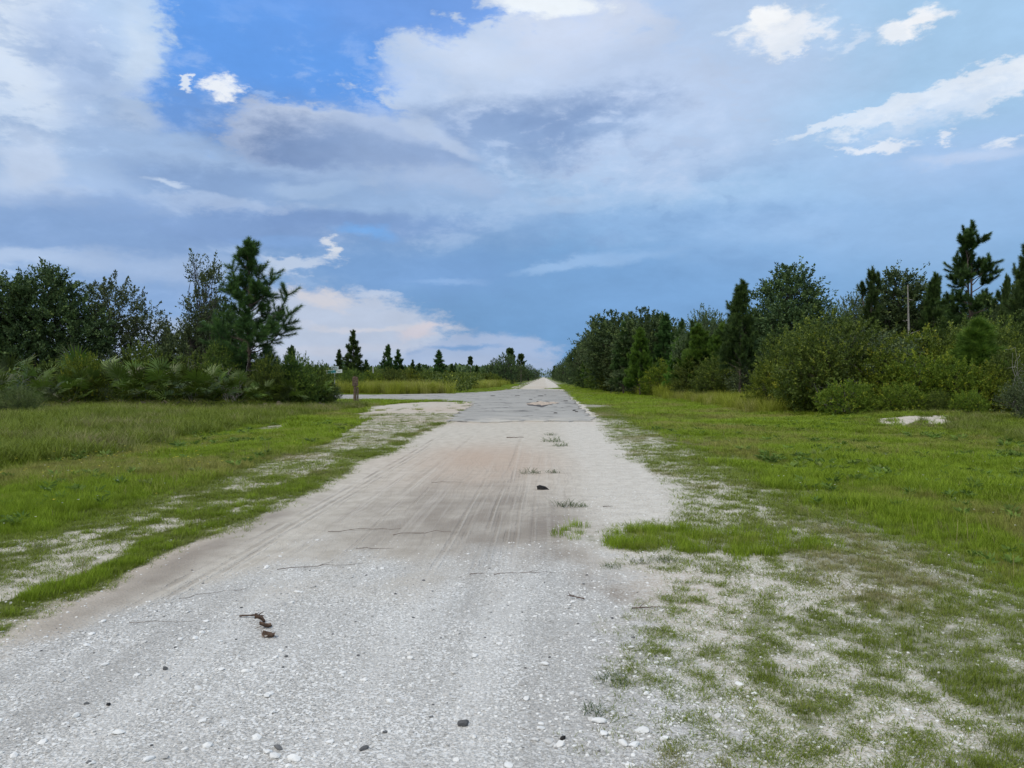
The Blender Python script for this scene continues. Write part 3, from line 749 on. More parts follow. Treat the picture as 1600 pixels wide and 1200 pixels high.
def pine(name, seed, H, prof, nb, base=.12, trunk_r=.11, dens=420, nl=.20, nw=.013, upturn=.8, sub=4, lean=(0, 0), extra=(), forks=(), gap=0.0, slv=.9):
    """young slash pine: prof(t) = branch length at relative height t"""
    r = np.random.default_rng(seed)
    tp = np.array([[lean[0] * (z ** 1.5) + .03 * H * .1 * math.sin(z * 5 + seed), lean[1] * z ** 1.5, z * H] for z in np.linspace(0, 1, 12)])
    tp[0, 2] = -.2
    paths = [(tp, np.linspace(trunk_r, .02, 12))]
    twigs = []
    leaders = [(tp, 1.0)]
    for (t0, az_, ln, top) in forks:                       # a second stem
        z = t0 * 11; i = int(z); s = tp[i] * (1 - z + i) + tp[min(11, i + 1)] * (z - i)
        e = np.array([s[0] + math.cos(az_) * ln, s[1] + math.sin(az_) * ln, top * H])
        P = np.array([s, s * .65 + e * .35 + np.array([math.cos(az_) * ln * .25, math.sin(az_) * ln * .25, -.1]), s * .35 + e * .65 + np.array([math.cos(az_) * ln * .15, math.sin(az_) * ln * .15, 0]), e])
        paths.append((P, np.linspace(trunk_r * .6, .02, 4))); leaders.append((P, .8))
    def branch(s, az_, ln, el_, upt):
        k = 7; pts = [s]; d = np.array([math.cos(az_) * math.cos(el_), math.sin(az_) * math.cos(el_), math.sin(el_)])
        for i in range(k):
            pts.append(pts[-1] + d * ln / k); d = unit(d + np.array([0, 0, upt / k * 1.6]) + r.normal(size=3) * .05)
        pts = np.array(pts); paths.append((pts, np.linspace(max(.012, trunk_r * .28 * min(1, ln)), .008, len(pts))))
        sl = min(slv, ln * .65); m = max(2, int(round(len(pts) * sl / ln)))
        twigs.append(pts[-m - 1:] if m + 1 <= len(pts) else pts)
        for j in range(sub if ln > .5 else 1):
            i = r.integers(3, len(pts)); tdir = unit(pts[i] - pts[i - 1])
            side = unit(unit(np.cross(tdir, r.normal(size=3))) * r.uniform(.6, 1.5) + tdir * .6 + np.array([0, 0, r.uniform(-.1, .5)]))
            l2 = min(ln, 1.6) * r.uniform(.20, .50); q = [pts[i]]
            for c_ in range(3): q.append(q[-1] + side * l2 / 3); side = unit(side + np.array([0, 0, .22]))
            q = np.array(q); paths.append((q, np.linspace(.011, .006, 4))); twigs.append(q)
    for b in range(nb):
        t_ = base + (1 - base) * ((b + r.uniform(0, .8)) / nb) ** .9
        t_ = min(t_, .985)
        if r.random() < gap: continue
        LP, sc_ = leaders[r.integers(len(leaders))] if (len(leaders) > 1 and t_ > .55) else leaders[0]
        u = t_ if LP is tp else np.clip((t_ * H - LP[0, 2]) / (LP[-1, 2] - LP[0, 2]), 0, 1)
        z = u * (len(LP) - 1); i = min(int(z), len(LP) - 2); s = LP[i] * (1 - z + i) + LP[i + 1] * (z - i)
        ln = prof(t_) * r.uniform(.7, 1.2) * sc_
        branch(s, b * 2.4 + r.normal() * .3, max(.2, ln), R(r.uniform(-5, 22) + 32 * t_ + 22 * (t_ > .72)), upturn * r.uniform(.7, 1.3))
    for (t_, az_, ln, el_, upt) in extra:
        z = t_ * 11; i = min(int(z), 10); s = tp[i] * (1 - z + i) + tp[i + 1] * (z - i)
        branch(s, az_, ln, el_, upt)
    for LP, _ in leaders:
        e = LP[-1]; twigs.append(np.array([e - (LP[-1] - LP[-2]) * min(1, .7 / np.linalg.norm(LP[-1] - LP[-2])), e, e + np.array([0, 0, .25])]))
        for k in range(3):
            a = k * 2.1 + seed; q = e + np.array([0, 0, -.35 - .22 * k]); d = unit(np.array([math.cos(a) * .7, math.sin(a) * .7, 1]))
            twigs.append(np.array([q + d * .1, q + d * .3, q + d * .5 + [0, 0, .05]]))
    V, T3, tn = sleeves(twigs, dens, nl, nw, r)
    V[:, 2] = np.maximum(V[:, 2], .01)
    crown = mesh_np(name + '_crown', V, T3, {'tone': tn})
    tv_, tq = tubes(paths, 6)
    return crown, mesh_np(name + '_trunk', tv_, tq, {'tone': np.full(len(tv_), .5)}, True)

# foliage and bark colours
M_oak = leaf_mat('oak_leaf', rgb(0.045, 0.08, 0.03), rgb(0.125, 0.18, 0.062), rgb(0.2, 0.27, 0.08), .22)
M_oak2 = leaf_mat('grey_oak_leaf', rgb(0.07, 0.105, 0.045), rgb(0.165, 0.215, 0.09), rgb(0.24, 0.3, 0.11), .22)
M_shrub = leaf_mat('shrub_leaf', rgb(0.08, 0.125, 0.014), rgb(0.22, 0.28, 0.025), rgb(0.48, 0.46, 0.045), .3)
M_shrubd = leaf_mat('dark_shrub_leaf', rgb(0.065, 0.105, 0.02), rgb(0.17, 0.235, 0.04), rgb(0.34, 0.4, 0.055), .28)
M_bright = leaf_mat('bright_shrub_leaf', rgb(0.1, 0.16, 0.02), rgb(0.24, 0.32, 0.035), rgb(0.46, 0.47, 0.05), .3)
M_fern = leaf_mat('feathery_leaf', rgb(0.07, 0.105, 0.03), rgb(0.19, 0.235, 0.07), rgb(0.3, 0.32, 0.13), .25)
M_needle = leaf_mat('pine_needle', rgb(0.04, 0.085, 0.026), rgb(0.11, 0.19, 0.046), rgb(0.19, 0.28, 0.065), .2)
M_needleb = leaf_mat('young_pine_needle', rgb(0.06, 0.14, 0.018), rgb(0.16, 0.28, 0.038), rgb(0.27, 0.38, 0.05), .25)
M_frond = leaf_mat('palmetto_leaf', rgb(.036, .066, .012), rgb(.135, .195, .026), rgb(.40, .38, .09), .25, .45, .4, (1.15, .40))
M_fronddead = leaf_mat('dead_palmetto_leaf', rgb(.13, .10, .07), rgb(.26, .21, .15), rgb(.36, .31, .24), .1)
M_bark = simple('oak_bark', (.080, .070, .060), .95, 9, .5, .8, .03)
M_pbark = simple('pine_bark', (.13, .10, .085), .95, 7, .45, .8, .03)
M_grey = simple('dead_wood', (.30, .28, .26), .9, 12, .35, .5, .02)
M_grass = None
def grass_mat(name, dark, light, dry, tr=.35):
    t = MT(name)
    tone = t.attr('tone'); tint = t.attr('tint', 'INSTANCER')
    c = t.mix(tone, dark, light)
    c = t.mix(t.math('MULTIPLY', t.sm(tint, .5, 1.0), .85), c, dry)
    oi = t.N.new('ShaderNodeObjectInfo').outputs['Random']
    hs = t.N.new('ShaderNodeHueSaturation'); t.L.new(c, hs.inputs['Color'])
    t.L.new(t.math('ADD', t.math('MULTIPLY', oi, .5), .75), hs.inputs['Value'])
    return t.done(hs.outputs[0], .6, None, (tr, hs.outputs[0]), .2)
M_lush = grass_mat('lush_grass_blade', rgb(.145, .215, .014), rgb(.34, .46, .034), rgb(.33, .31, .09))
M_mown = grass_mat('mixed_grass_blade', rgb(.125, .165, .020), rgb(.27, .335, .050), rgb(.34, .30, .15))
M_tall = grass_mat('tall_grass_blade', rgb(.20, .24, .025), rgb(.44, .47, .06), rgb(.48, .43, .17))

# ------------------------------------------------------------------ instanced ground cover
def tuft_mesh(name, seed, n, h, spread, bw, bend, segs=2, flat=0.0):
    r = np.random.default_rng(seed); V, T3, Q4, tn = [], [], [], []; b = 0
    for i in range(n):
        a = r.uniform(0, 6.283); ro = spread * math.sqrt(r.random()); p = np.array([math.cos(a) * ro, math.sin(a) * ro, -.01])
        a2 = r.uniform(0, 6.283); lean = r.uniform(.1, bend) + flat; hh = h * r.uniform(.55, 1.15)
        d = np.array([math.cos(a2) * math.sin(lean), math.sin(a2) * math.sin(lean), math.cos(lean)])
        sd = np.array([-math.sin(a2), math.cos(a2), 0]) * bw * .5; tone = np.clip(r.normal(.5, .22), 0, 1)
        pts = [p]
        for s in range(segs):
            pts.append(pts[-1] + d * hh / segs); lean2 = .45 * bend; d = unit(d + np.array([math.cos(a2) * lean2, math.sin(a2) * lean2, -lean2 * .4]))
        for s in range(segs):
            w = 1 - s / segs * .35
            V += [pts[s] + sd * w, pts[s] - sd * w]; tn += [tone * .6 + .25 * s / segs] * 2
        V.append(pts[-1]); tn.append(min(1, tone * .6 + .4))
        for s in range(segs - 1): Q4.append([b + 2 * s, b + 2 * s + 1, b + 2 * s + 3, b + 2 * s + 2])
        T3.append([b + 2 * segs - 2, b + 2 * segs - 1, b + 2 * segs]); b += 2 * segs + 1
    return mesh_np(name, np.array(V), [np.array(T3), np.array(Q4).reshape(-1, 4)], {'tone': np.clip(tn, 0, 1)})

def scatter(name, P, scl, rotz, tint, sources, tilt=None, zf=1.0):
    """one object whose modifier sets a source mesh on every point"""
    n = len(P)
    me = bpy.data.meshes.new(name); me.vertices.add(n); me.vertices.foreach_set('co', np.asarray(P, np.float32).ravel())
    a = me.attributes.new('scl', 'FLOAT_VECTOR', 'POINT'); a.data.foreach_set('vector', np.stack([scl, scl, scl * zf], 1).astype(np.float32).ravel())
    a = me.attributes.new('tint', 'FLOAT', 'POINT'); a.data.foreach_set('value', np.asarray(tint, np.float32))
    rot = np.zeros((n, 3), np.float32); rot[:, 2] = rotz
    if tilt is not None: rot[:, 0] = tilt[:, 0]; rot[:, 1] = tilt[:, 1]
    a = me.attributes.new('rot', 'FLOAT_VECTOR', 'POINT'); a.data.foreach_set('vector', rot.ravel())
    a = me.attributes.new('pick', 'INT', 'POINT'); a.data.foreach_set('value', rng.integers(0, len(sources), n).astype(np.int32))
    me.update()
    o = bpy.data.objects.new(name, me); C.objects.link(o); o['kind'] = 'stuff'
    col_ = bpy.data.collections.new(name + '_sources')
    for i, (m_, mat_) in enumerate(sources):
        if mat_ is not None and len(m_.materials) == 0: m_.materials.append(mat_)
        s_ = bpy.data.objects.new('%s_%02d' % (name, i), m_); col_.objects.link(s_)
    g_ = bpy.data.node_groups.new(name + '_nodes', 'GeometryNodeTree')
    g_.interface.new_socket('Geometry', in_out='INPUT', socket_type='NodeSocketGeometry')
    g_.interface.new_socket('Geometry', in_out='OUTPUT', socket_type='NodeSocketGeometry')
    gi = g_.nodes.new('NodeGroupInput'); go = g_.nodes.new('NodeGroupOutput')
    ci = g_.nodes.new('GeometryNodeCollectionInfo'); ci.inputs['Collection'].default_value = col_
    ci.inputs['Separate Children'].default_value = True; ci.inputs['Reset Children'].default_value = True
    ip = g_.nodes.new('GeometryNodeInstanceOnPoints'); ip.inputs['Pick Instance'].default_value = True
    def na(nm, ty):
        x = g_.nodes.new('GeometryNodeInputNamedAttribute'); x.data_type = ty; x.inputs['Name'].default_value = nm; return x.outputs['Attribute']
    g_.links.new(gi.outputs[0], ip.inputs['Points']); g_.links.new(ci.outputs[0], ip.inputs['Instance'])
    g_.links.new(na('pick', 'INT'), ip.inputs['Instance Index']); g_.links.new(na('scl', 'FLOAT_VECTOR'), ip.inputs['Scale'])
    e2r = g_.nodes.new('FunctionNodeEulerToRotation'); g_.links.new(na('rot', 'FLOAT_VECTOR'), e2r.inputs[0])
    g_.links.new(e2r.outputs[0], ip.inputs['Rotation']); g_.links.new(ip.outputs[0], go.inputs[0])
    md = o.modifiers.new('scatter', 'NODES'); md.node_group = g_
    return o

def sample_view(n, dmin, dmax, power=1.0, margin=.06, side=3.2):
    """random ground places between two distances ahead, well past both sides of the view; n sets the density"""
    dd = np.linspace(dmin, dmax, 2000); hw = (.667 + margin) * dd + side
    w = dd ** -power * hw
    n = int(n * w.sum() / (dd ** -power * (.667 + margin) * dd).sum())
    cdf = np.cumsum(w); d = np.interp(rng.random(n) * cdf[-1], cdf, dd)
    lat = rng.uniform(-1, 1, n) * ((.667 + margin) * d + side)
    P = FWD[None] * d[:, None] + RGT[None] * lat[:, None]
    return P[:, 0], P[:, 1], d

tuft_src = [tuft_mesh('grass_tuft_shape', 40 + i, 34, .085, .075, .0042, .8) for i in range(5)]
lush_src = [tuft_mesh('lush_tuft_shape', 50 + i, 40, .13, .09, .0048, .7) for i in range(5)]
sprig_src = [tuft_mesh('sprig_shape', 60 + i, 12, .055, .045, .0038, .9, 2, .55) for i in range(5)]
tall_src = [tuft_mesh('tall_tuft_shape', 70 + i, 46, .75, .20, .010, .55, 3) for i in range(5)]
mound_src = [tuft_mesh('coarse_tuft_shape', 80 + i, 40, .34, .15, .009, .9, 3) for i in range(4)]

def cover(name, n, dmin, dmax, power, fdens, fscl, src, mat, ftint=None, zpow=.8, margin=.06):
    x, y, d = sample_view(n, dmin, dmax, power, margin); m = masks(x, y)
    n = len(x); keep = rng.random(n) < fdens(x, y, d, m)
    # keep grass off the pavement
    keep &= ~(inpoly(x, y, AOUT) & (rng.random(n) > .004))
    x, y, d = x[keep], y[keep], d[keep]; m = {k: v[keep] for k, v in m.items()}
    z = hgt(x, y); s = fscl(x, y, d, m) * rng.uniform(.7, 1.3, len(x))
    tint = np.clip(.5 + .9 * fbm(x * .8, y * .8, 91) * .8 + rng.normal(size=len(x)) * .13 + .25 * (m['dull'] - .5) if ftint is None else ftint(x, y, d, m), 0, 1)
    o = scatter(name, np.stack([x, y, z], 1), s, rng.uniform(0, 6.283, len(x)), tint, [(q, mat) for q in src], None, np.clip(d / 9.0, 1, 3.2) ** -zpow)
    return o

def dist_scale(d): return np.clip(d / 9.0, .8, 3.2)
patch = lambda x, y: ss(-.15, .35, fbm(x * 2.6, y * 2.0, 95, 3))
# lush verge grass, then thinner worn grass, then creeping sprigs over the sand
cover('verge_grass', 120000, 1.6, 48, 1.35, lambda x, y, d, m: m['lush'] * ss(.5, .8, m['grass']), lambda x, y, d, m: dist_scale(d) * .80 * (1 + .75 * fbm(x * .9, y * .7, 301)) * (1 + .3 * fbm(x * .2, y * .15, 302)), lush_src, M_lush,
      lambda x, y, d, m: np.clip(.28 + 1.0 * fbm(x * .7, y * .45, 92) + .5 * m['dull'] + rng.normal(size=len(x)) * .2, 0, 1))
cover('worn_grass', 150000, 1.6, 40, 1.35, lambda x, y, d, m: (1 - .8 * m['lush']) * ss(.36, .95, m['grass']) * (.35 + .65 * patch(x, y)) * (1 - .5 * m['rough']) * (1 - .45 * m['shoulder'] * (y < 9)), lambda x, y, d, m: dist_scale(d) * .8, tuft_src, M_mown)
cover('creeping_grass', 520000, 1.6, 34, 1.3, lambda x, y, d, m: m['thin'] * (.55 + .45 * ss(.1, .5, m['grass'])) * (1 - .7 * ss(.6, .95, m['grass'])) * (.22 + .78 * patch(x * 3.1, y * 3.6)), lambda x, y, d, m: np.clip(d / 6, .75, 2.2), sprig_src, M_mown)
# the wedge of longer grass growing into the track
def wedge_d(x, y, d, m):
    w = np.hypot((x - 1.4) / 1.5, (y - 7.6 + .15 * (x - 1.35)) / .68) + .55 * fbm(x * 1.6, y * 2.4, 77) + .3 * fbm(x * 7, y * 7, 78)
    return (x > .12) * (1 - ss(.3, 1.2, w)) ** 1.4 * (.25 + .75 * patch(x * 1.5, y * 1.5))
cover('wedge_grass', 9500, 6, 9.5, 1.0, wedge_d, lambda x, y, d, m: np.full(len(x), .75), lush_src, grass_mat('wedge_grass_blade', rgb(.075, .12, .02), rgb(.17, .235, .05), rgb(.25, .24, .11)))
cover('far_verge_grass', 60000, 44, 170, 1.4, lambda x, y, d, m: np.maximum(m['lush'], .6) * ss(.5, .8, m['grass']) * (np.abs(x) < 26), lambda x, y, d, m: dist_scale(d) * 1.05, lush_src, M_lush, lambda x, y, d, m: np.clip(.30 + .9 * fbm(x * .4, y * .15, 92) + rng.normal(size=len(x)) * .15, 0, 1), .9, .02)
# left strip between the wheel track and the sandy strip
cover('strip_grass', 60000, 1.6, 16, 1.2, lambda x, y, d, m: (x < -3) * (x > -4.3) * ss(.5, .95, m['grass']) * (.3 + .7 * patch(x, y)), lambda x, y, d, m: np.full(len(x), .62), lush_src, M_lush)
# coarse growth toward the thickets
cover('coarse_grass', 60000, 12, 46, 1.2, lambda x, y, d, m: m['rough'] * ss(.4, .7, m['grass']) * (.45 + .55 * patch(x * .4, y * .4)), lambda x, y, d, m: .75 + .45 * (x < 0) + 0 * x, mound_src, M_mown, None, 0.0)
def tall_d(x, y, d, m):
    r_ = ss(8.6, 10.2, x + .9 * fbm(x * .3, y * .3, 8)) * (1 - ss(13.5, 16, x)) * ss(30, 34, y) * (1 - ss(60, 100, y))
    l_ = ss(12, 15, -x - (y - 66) * .35) * ss(70, 74, y) * (1 - ss(120, 135, y)) * (x < -5)
    l2 = ss(6.5, 9, -x) * ss(100, 106, y) * (1 - ss(190, 220, y))
    return np.clip(r_ + l_ + l2 * .8, 0, 1)
def tall_d2(x, y, d, m):
    l_ = ss(67.8, 69.5, y + (x + 12) * .1) * (x < -8.5) * (1 - ss(74, 80, y)) * ss(-8, -11, x)
    return np.clip(l_, 0, 1)
cover('tall_grass', 60000, 33, 200, 1.3, tall_d, lambda x, y, d, m: 1.0 + .6 * (d > 60), tall_src, M_tall, None, 0.0)
cover('reedy_grass', 24000, 60, 90, 1.2, tall_d2, lambda x, y, d, m: np.full(len(x), 1.7), tall_src, M_tall, None, 0.0)

stalk_src = [tuft_mesh('dry_stalk_shape', 500 + i, 5, .30, .05, .0035, .35, 3) for i in range(3)]
M_dry = grass_mat('dry_stalk', rgb(.26, .21, .10), rgb(.42, .36, .19), rgb(.30, .24, .13), .2)
cover('dry_stalks', 16000, 5, 40, 1.2, lambda x, y, d, m: ss(.5, .8, m['grass']) * (.04 + .5 * ss(.1, .5, fbm(x * .6, y * .5, 401))) * (.35 + .65 * m['dull']), lambda x, y, d, m: .8 + .2 * (d > 15), stalk_src, M_dry, None, .2)
def weed_leaf_mesh(seed):
    r = np.random.default_rng(seed); n = 14; a = r.uniform(0, 6.28, n); e_ = r.uniform(.1, .9, n)
    D = np.stack([np.cos(a) * np.cos(e_), np.sin(a) * np.cos(e_), np.sin(e_)], 1); P = D * .02; P[:, 2] = r.uniform(.01, .07, n)
    v, q, t_ = leaf_quads(P, D, r.uniform(.05, .09, n), .028, r, np.clip(r.normal(.5, .2, n), 0, 1)); v[:, 2] = np.maximum(v[:, 2], .002)
    return mesh_np('broad_weed_shape', v, q, {'tone': t_})
M_bw = grass_mat('broad_weed_leaf', rgb(.10, .17, .03), rgb(.22, .33, .06), rgb(.26, .28, .08))
cover('broad_leaved_weeds', 7000, 1.6, 30, 1.2, lambda x, y, d, m: m['lush'] * ss(.6, .9, m['grass']) * ss(-.2, .4, fbm(x * .8, y * .7, 402)) * .6, lambda x, y, d, m: np.clip(d / 9, 1, 1.8), [weed_leaf_mesh(i) for i in range(4)], M_bw, None, .4)
# flowers
fl = tuft_mesh('flower_stalk', 99, 1, .2, .01, .01, .2)
def flower_mesh(seed):
    r = np.random.default_rng(seed); V, Q = [], []
    for k in range(5):
        a = k * 1.2566; d = np.array([math.cos(a), math.sin(a), .25]); s = np.array([-math.sin(a), math.cos(a), 0]); c = np.array([0, 0, .14]); b = len(V)
        V += [c, c + d * .008 + s * .006, c + d * .017, c + d * .008 - s * .006]; Q.append([b, b + 1, b + 2, b + 3])
    return mesh_np('flower_shape', np.array(V), np.array(Q))
yel = simple('yellow_petal', (.75, .62, .04), .6, 20, .1); whp = simple('white_petal', (.75, .75, .70), .6, 20, .1)
x, y, d = sample_view(5200, 8, 30, 1.1); m = masks(x, y)
k = (m['lush'] > .35) & (rng.random(len(x)) < .45 * ss(-.1, .5, fbm(x * .5, y * .5, 55)) + .04) & (x < 0)
scatter('yellow_wildflowers', np.stack([x[k], y[k], hgt(x[k], y[k]) + .01], 1), rng.uniform(.8, 1.5, k.sum()), rng.uniform(0, 6, k.sum()), rng.random(k.sum()), [(flower_mesh(1), yel)])
x, y, d = sample_view(4200, 8, 26, 1.1); m = masks(x, y)
k = (m['lush'] > .3) & (rng.random(len(x)) < .10)
scatter('white_wildflowers', np.stack([x[k], y[k], hgt(x[k], y[k]) + .01], 1), rng.uniform(.6, 1.0, k.sum()), rng.uniform(0, 6, k.sum()), rng.random(k.sum()), [(flower_mesh(2), whp)])

# ------------------------------------------------------------------ loose limestone
def stone_mesh(name, seed, flat=.45, cuts=1):
    import bmesh
    bm = bmesh.new(); bmesh.ops.create_icosphere(bm, subdivisions=cuts, radius=.5)
    r = random.Random(seed); a = [Vector((r.gauss(0, 1), r.gauss(0, 1), r.gauss(0, 1))).normalized() for _ in range(5)]
    for v in bm.verts:
        c = v.co.copy()
        for n_ in a:
            dd = c.dot(n_)
            if dd > .33: c -= n_ * (dd - .33) * .85
        c.x *= 1.15; c.z *= flat; v.co = c * r.uniform(.93, 1.07)
    me = bpy.data.meshes.new(name); bm.to_mesh(me); bm.free(); return me
def stone_mat(name, a, b):
    t = MT(name); oi = t.N.new('ShaderNodeObjectInfo').outputs['Random']
    n_ = t.noise(70, 3, .6)
    return t.done(t.mix(t.math('ADD', t.math('MULTIPLY', oi, .75), t.math('MULTIPLY', n_, .25)), a, b), .9, t.bump(n_, .3, .004), None, .15)
M_stone = stone_mat('limestone_chip', rgb(.34, .33, .31), rgb(.84, .82, .78))
M_white = stone_mat('white_limestone', rgb(.74, .73, .70), rgb(.88, .87, .84))
M_dstone = stone_mat('dark_chip', rgb(.07, .07, .072), rgb(.22, .22, .22))
st_src = [stone_mesh('stone_shape', 200 + i, .35 + .08 * (i % 4)) for i in range(8)]
def stones(name, n, dmin, dmax, dens, smin, smax, mats, p=2.2):
    x, y, d = sample_view(n, dmin, dmax, 1.0); m = masks(x, y); k = rng.random(len(x)) < dens(x, y, m)
    x, y = x[k], y[k]; s = smin + (smax - smin) * rng.random(len(x)) ** p
    srcs = []
    for mt in mats:
        for q in st_src[:4]:
            c_ = q.copy(); c_.materials.clear(); c_.materials.append(mt); srcs.append((c_, None))
    tl_ = rng.normal(size=(len(x), 2)) * .18
    scatter(name, np.stack([x, y, hgt(x, y) + s * .06], 1), s, rng.uniform(0, 6.283, len(x)), rng.random(len(x)), srcs, tl_)
stones('crushed_limestone', 62000, 1.9, 7.6, lambda x, y, m: ss(.05, .8, m['gravel']) * (m['grass'] < .4) * np.clip(.5 + fbm(x * 1.3, y * 1.3, 61), .15, 1), .005, .024, [M_stone, M_stone, M_white])
stones('limestone_chips', 1600, 1.9, 8.5, lambda x, y, m: ss(.2, .5, m['gravel']) * .55, .02, .05, [M_stone, M_white], 2.5)
stones('shoulder_chips', 26000, 1.9, 11, lambda x, y, m: (x > .1) * (x < 4) * (m['grass'] < .75) * .8 + (x < -3.2) * (x > -5.2) * .5, .006, .026, [M_white, M_stone], 2.5)
stones('dark_chips', 900, 1.9, 9, lambda x, y, m: ss(.1, .5, m['gravel']) * .35, .01, .03, [M_dstone], 2.5)

# ------------------------------------------------------------------ trees: one crown and one trunk mesh per form, shared by its copies
FORM = {}
def form(key, fn, crown_mat, bark_mat):
    c_, t_ = fn(); c_.materials.append(crown_mat); t_.materials.append(bark_mat)
    h = max(v for v in np.array([b[:] for b in [(0, 0, 0)]]).ravel()) if False else None
    co = np.empty(len(c_.vertices) * 3, np.float32); c_.vertices.foreach_get('co', co); co = co.reshape(-1, 3)
    FORM[key] = (c_, t_, float(np.percentile(co[:, 2], 99.93 if 'pine' in key else 99.2)), float(np.percentile(np.abs(co[:, 0]), 98)))

form('oak_a', lambda: broadleaf('oak_a', 11, [(0, 0, 4.6, 2.3, 2.2, 2.2), (-1.6, .3, 3.4, 1.9, 1.8, 1.8), (1.7, -.2, 3.6, 1.9, 1.8, 1.9), (.4, .4, 5.9, 1.2, 1.2, 1.3), (-1.3, -.2, 5.2, 1.2, 1.2, 1.2), (0, -.6, 2.4, 2.4, 1.7, 1.2)],
     3000, .16, 3, leaf=(.145, .08), per=22, voids=22, vr=.34, spire=.5), M_oak, M_bark)
form('oak_b', lambda: broadleaf('oak_b', 12, [(0, 0, 5.0, 1.7, 1.7, 1.6), (1.5, .2, 4.2, 1.6, 1.3, 1.2), (-1.2, .2, 4.0, 1.4, 1.3, 1.4), (2.7, 0, 3.2, 1.3, 1.1, .9), (.3, -.4, 3.4, 1.4, 1.2, 1.0)],
     1500, .12, 4, leaf=(.135, .07), per=20, voids=46, vr=.42, spire=.4, inner=.3), M_oak2, M_bark)
form('oak_c', lambda: broadleaf('oak_c', 13, [(0, 0, 4.4, 1.8, 1.8, 2.4), (-.9, .2, 3.2, 1.7, 1.5, 1.7), (1.1, -.2, 3.4, 1.7, 1.5, 1.6), (.3, .2, 6.1, .9, .9, 1.3), (0, 0, 1.8, 1.8, 1.6, 1.2)],
     2500, .14, 2, leaf=(.14, .075), per=22, voids=18, vr=.32, spire=.9), M_oak, M_bark)
form('oak_slim', lambda: broadleaf('oak_slim', 14, [(0, 0, 2.4, .9, .9, 1.6), (-.3, .1, 4.2, .7, .7, 1.6), (.3, -.1, 5.6, .45, .45, 1.3), (-.7, 0, 3.0, .8, .6, .9), (-.5, .2, 6.3, .25, .25, .9)],
     800, .08, 2, leaf=(.125, .06), per=18, voids=20, vr=.3, spire=.8, inner=.2, up=.9), M_oak2, M_bark)
form('oak_round', lambda: broadleaf('oak_round', 15, [(0, 0, 3.9, 2.2, 2.2, 1.8), (-1.4, .2, 3.0, 1.7, 1.5, 1.5), (1.5, 0, 3.2, 1.6, 1.5, 1.5), (0, 0, 1.8, 2.0, 1.9, 1.3)],
     1900, .15, 2, leaf=(.16, .09), per=20, voids=16, vr=.4, spire=.3), M_oak, M_bark)
form('shrub_a', lambda: broadleaf('shrub_a', 21, [(0, 0, 1.8, 1.5, 1.4, 1.3), (-1.1, .1, 1.1, 1.0, 1.0, .9), (1.1, -.1, 1.3, 1.1, 1.0, 1.0), (.2, -.3, .7, 1.5, 1.2, .7)],
     1300, .05, 5, leaf=(.10, .055), per=20, slen=(.2, .45), voids=12, vr=.3, spire=.5), M_shrub, M_bark)
form('shrub_b', lambda: broadleaf('shrub_b', 22, [(0, 0, 1.3, 1.2, 1.1, .9), (-.9, .1, .9, .9, .9, .7), (.9, .2, 1.0, .9, .9, .8), (0, -.2, .5, 1.3, 1.1, .5)],
     1000, .04, 5, leaf=(.095, .05), per=20, slen=(.2, .42), voids=12, vr=.25, spire=.6), M_bright, M_bark)
form('shrub_dark', lambda: broadleaf('shrub_dark', 23, [(0, 0, 2.2, 1.7, 1.6, 1.6), (-.9, -.2, 1.3, 1.3, 1.2, 1.1), (1.0, .1, 1.4, 1.3, 1.2, 1.2), (0, -.3, .7, 1.8, 1.5, .8)],
     1700, .06, 5, leaf=(.105, .058), per=20, slen=(.22, .5), voids=14, vr=.3, spire=.4), M_shrubd, M_bark)
form('shrub_fern', lambda: broadleaf('shrub_fern', 24, [(0, 0, 1.1, 1.1, 1.0, .75), (-.8, 0, .7, .8, .8, .6), (.8, 0, .8, .8, .8, .6), (0, 0, .4, 1.2, 1.1, .45)],
     1100, .03, 5, leaf=(.075, .016), per=34, slen=(.25, .5), voids=6, vr=.2, spire=.4, up=.9), M_fern, M_bark)
form('shrub_grey', lambda: broadleaf('shrub_grey', 25, [(0, 0, 1.2, 1.3, 1.2, 1.0), (-.8, 0, .8, .9, .9, .7), (.9, 0, .9, .9, .9, .7)],
     800, .04, 6, leaf=(.09, .045), per=16, slen=(.2, .45), voids=16, vr=.3, spire=.5, inner=.3), M_oak2, M_bark)
# pines
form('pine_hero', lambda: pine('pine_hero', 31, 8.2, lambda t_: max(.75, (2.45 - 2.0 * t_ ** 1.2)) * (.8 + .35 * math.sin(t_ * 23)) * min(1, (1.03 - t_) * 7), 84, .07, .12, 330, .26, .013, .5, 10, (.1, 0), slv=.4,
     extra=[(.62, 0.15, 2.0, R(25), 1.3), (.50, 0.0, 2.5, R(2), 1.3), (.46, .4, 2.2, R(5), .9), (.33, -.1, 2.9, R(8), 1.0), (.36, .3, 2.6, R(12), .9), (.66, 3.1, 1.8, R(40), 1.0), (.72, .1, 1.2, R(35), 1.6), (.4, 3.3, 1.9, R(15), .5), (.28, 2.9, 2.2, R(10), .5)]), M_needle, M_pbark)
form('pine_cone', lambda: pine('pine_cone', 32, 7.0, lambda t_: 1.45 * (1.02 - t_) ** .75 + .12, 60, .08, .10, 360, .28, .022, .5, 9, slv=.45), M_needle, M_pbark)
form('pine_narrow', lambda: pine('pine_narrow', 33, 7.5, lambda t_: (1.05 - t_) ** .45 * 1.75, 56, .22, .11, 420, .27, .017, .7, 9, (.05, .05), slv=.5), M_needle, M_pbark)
form('pine_upright', lambda: pine('pine_upright', 34, 8.0, lambda t_: 1.35 * (1.08 - t_) ** .5, 50, .30, .11, 460, .26, .018, 1.5, 5, (0, 0), forks=[(.55, .4, .6, .95), (.5, 2.8, .75, .88), (.6, 4.2, .45, .92)], slv=1.0), M_needle, M_pbark)
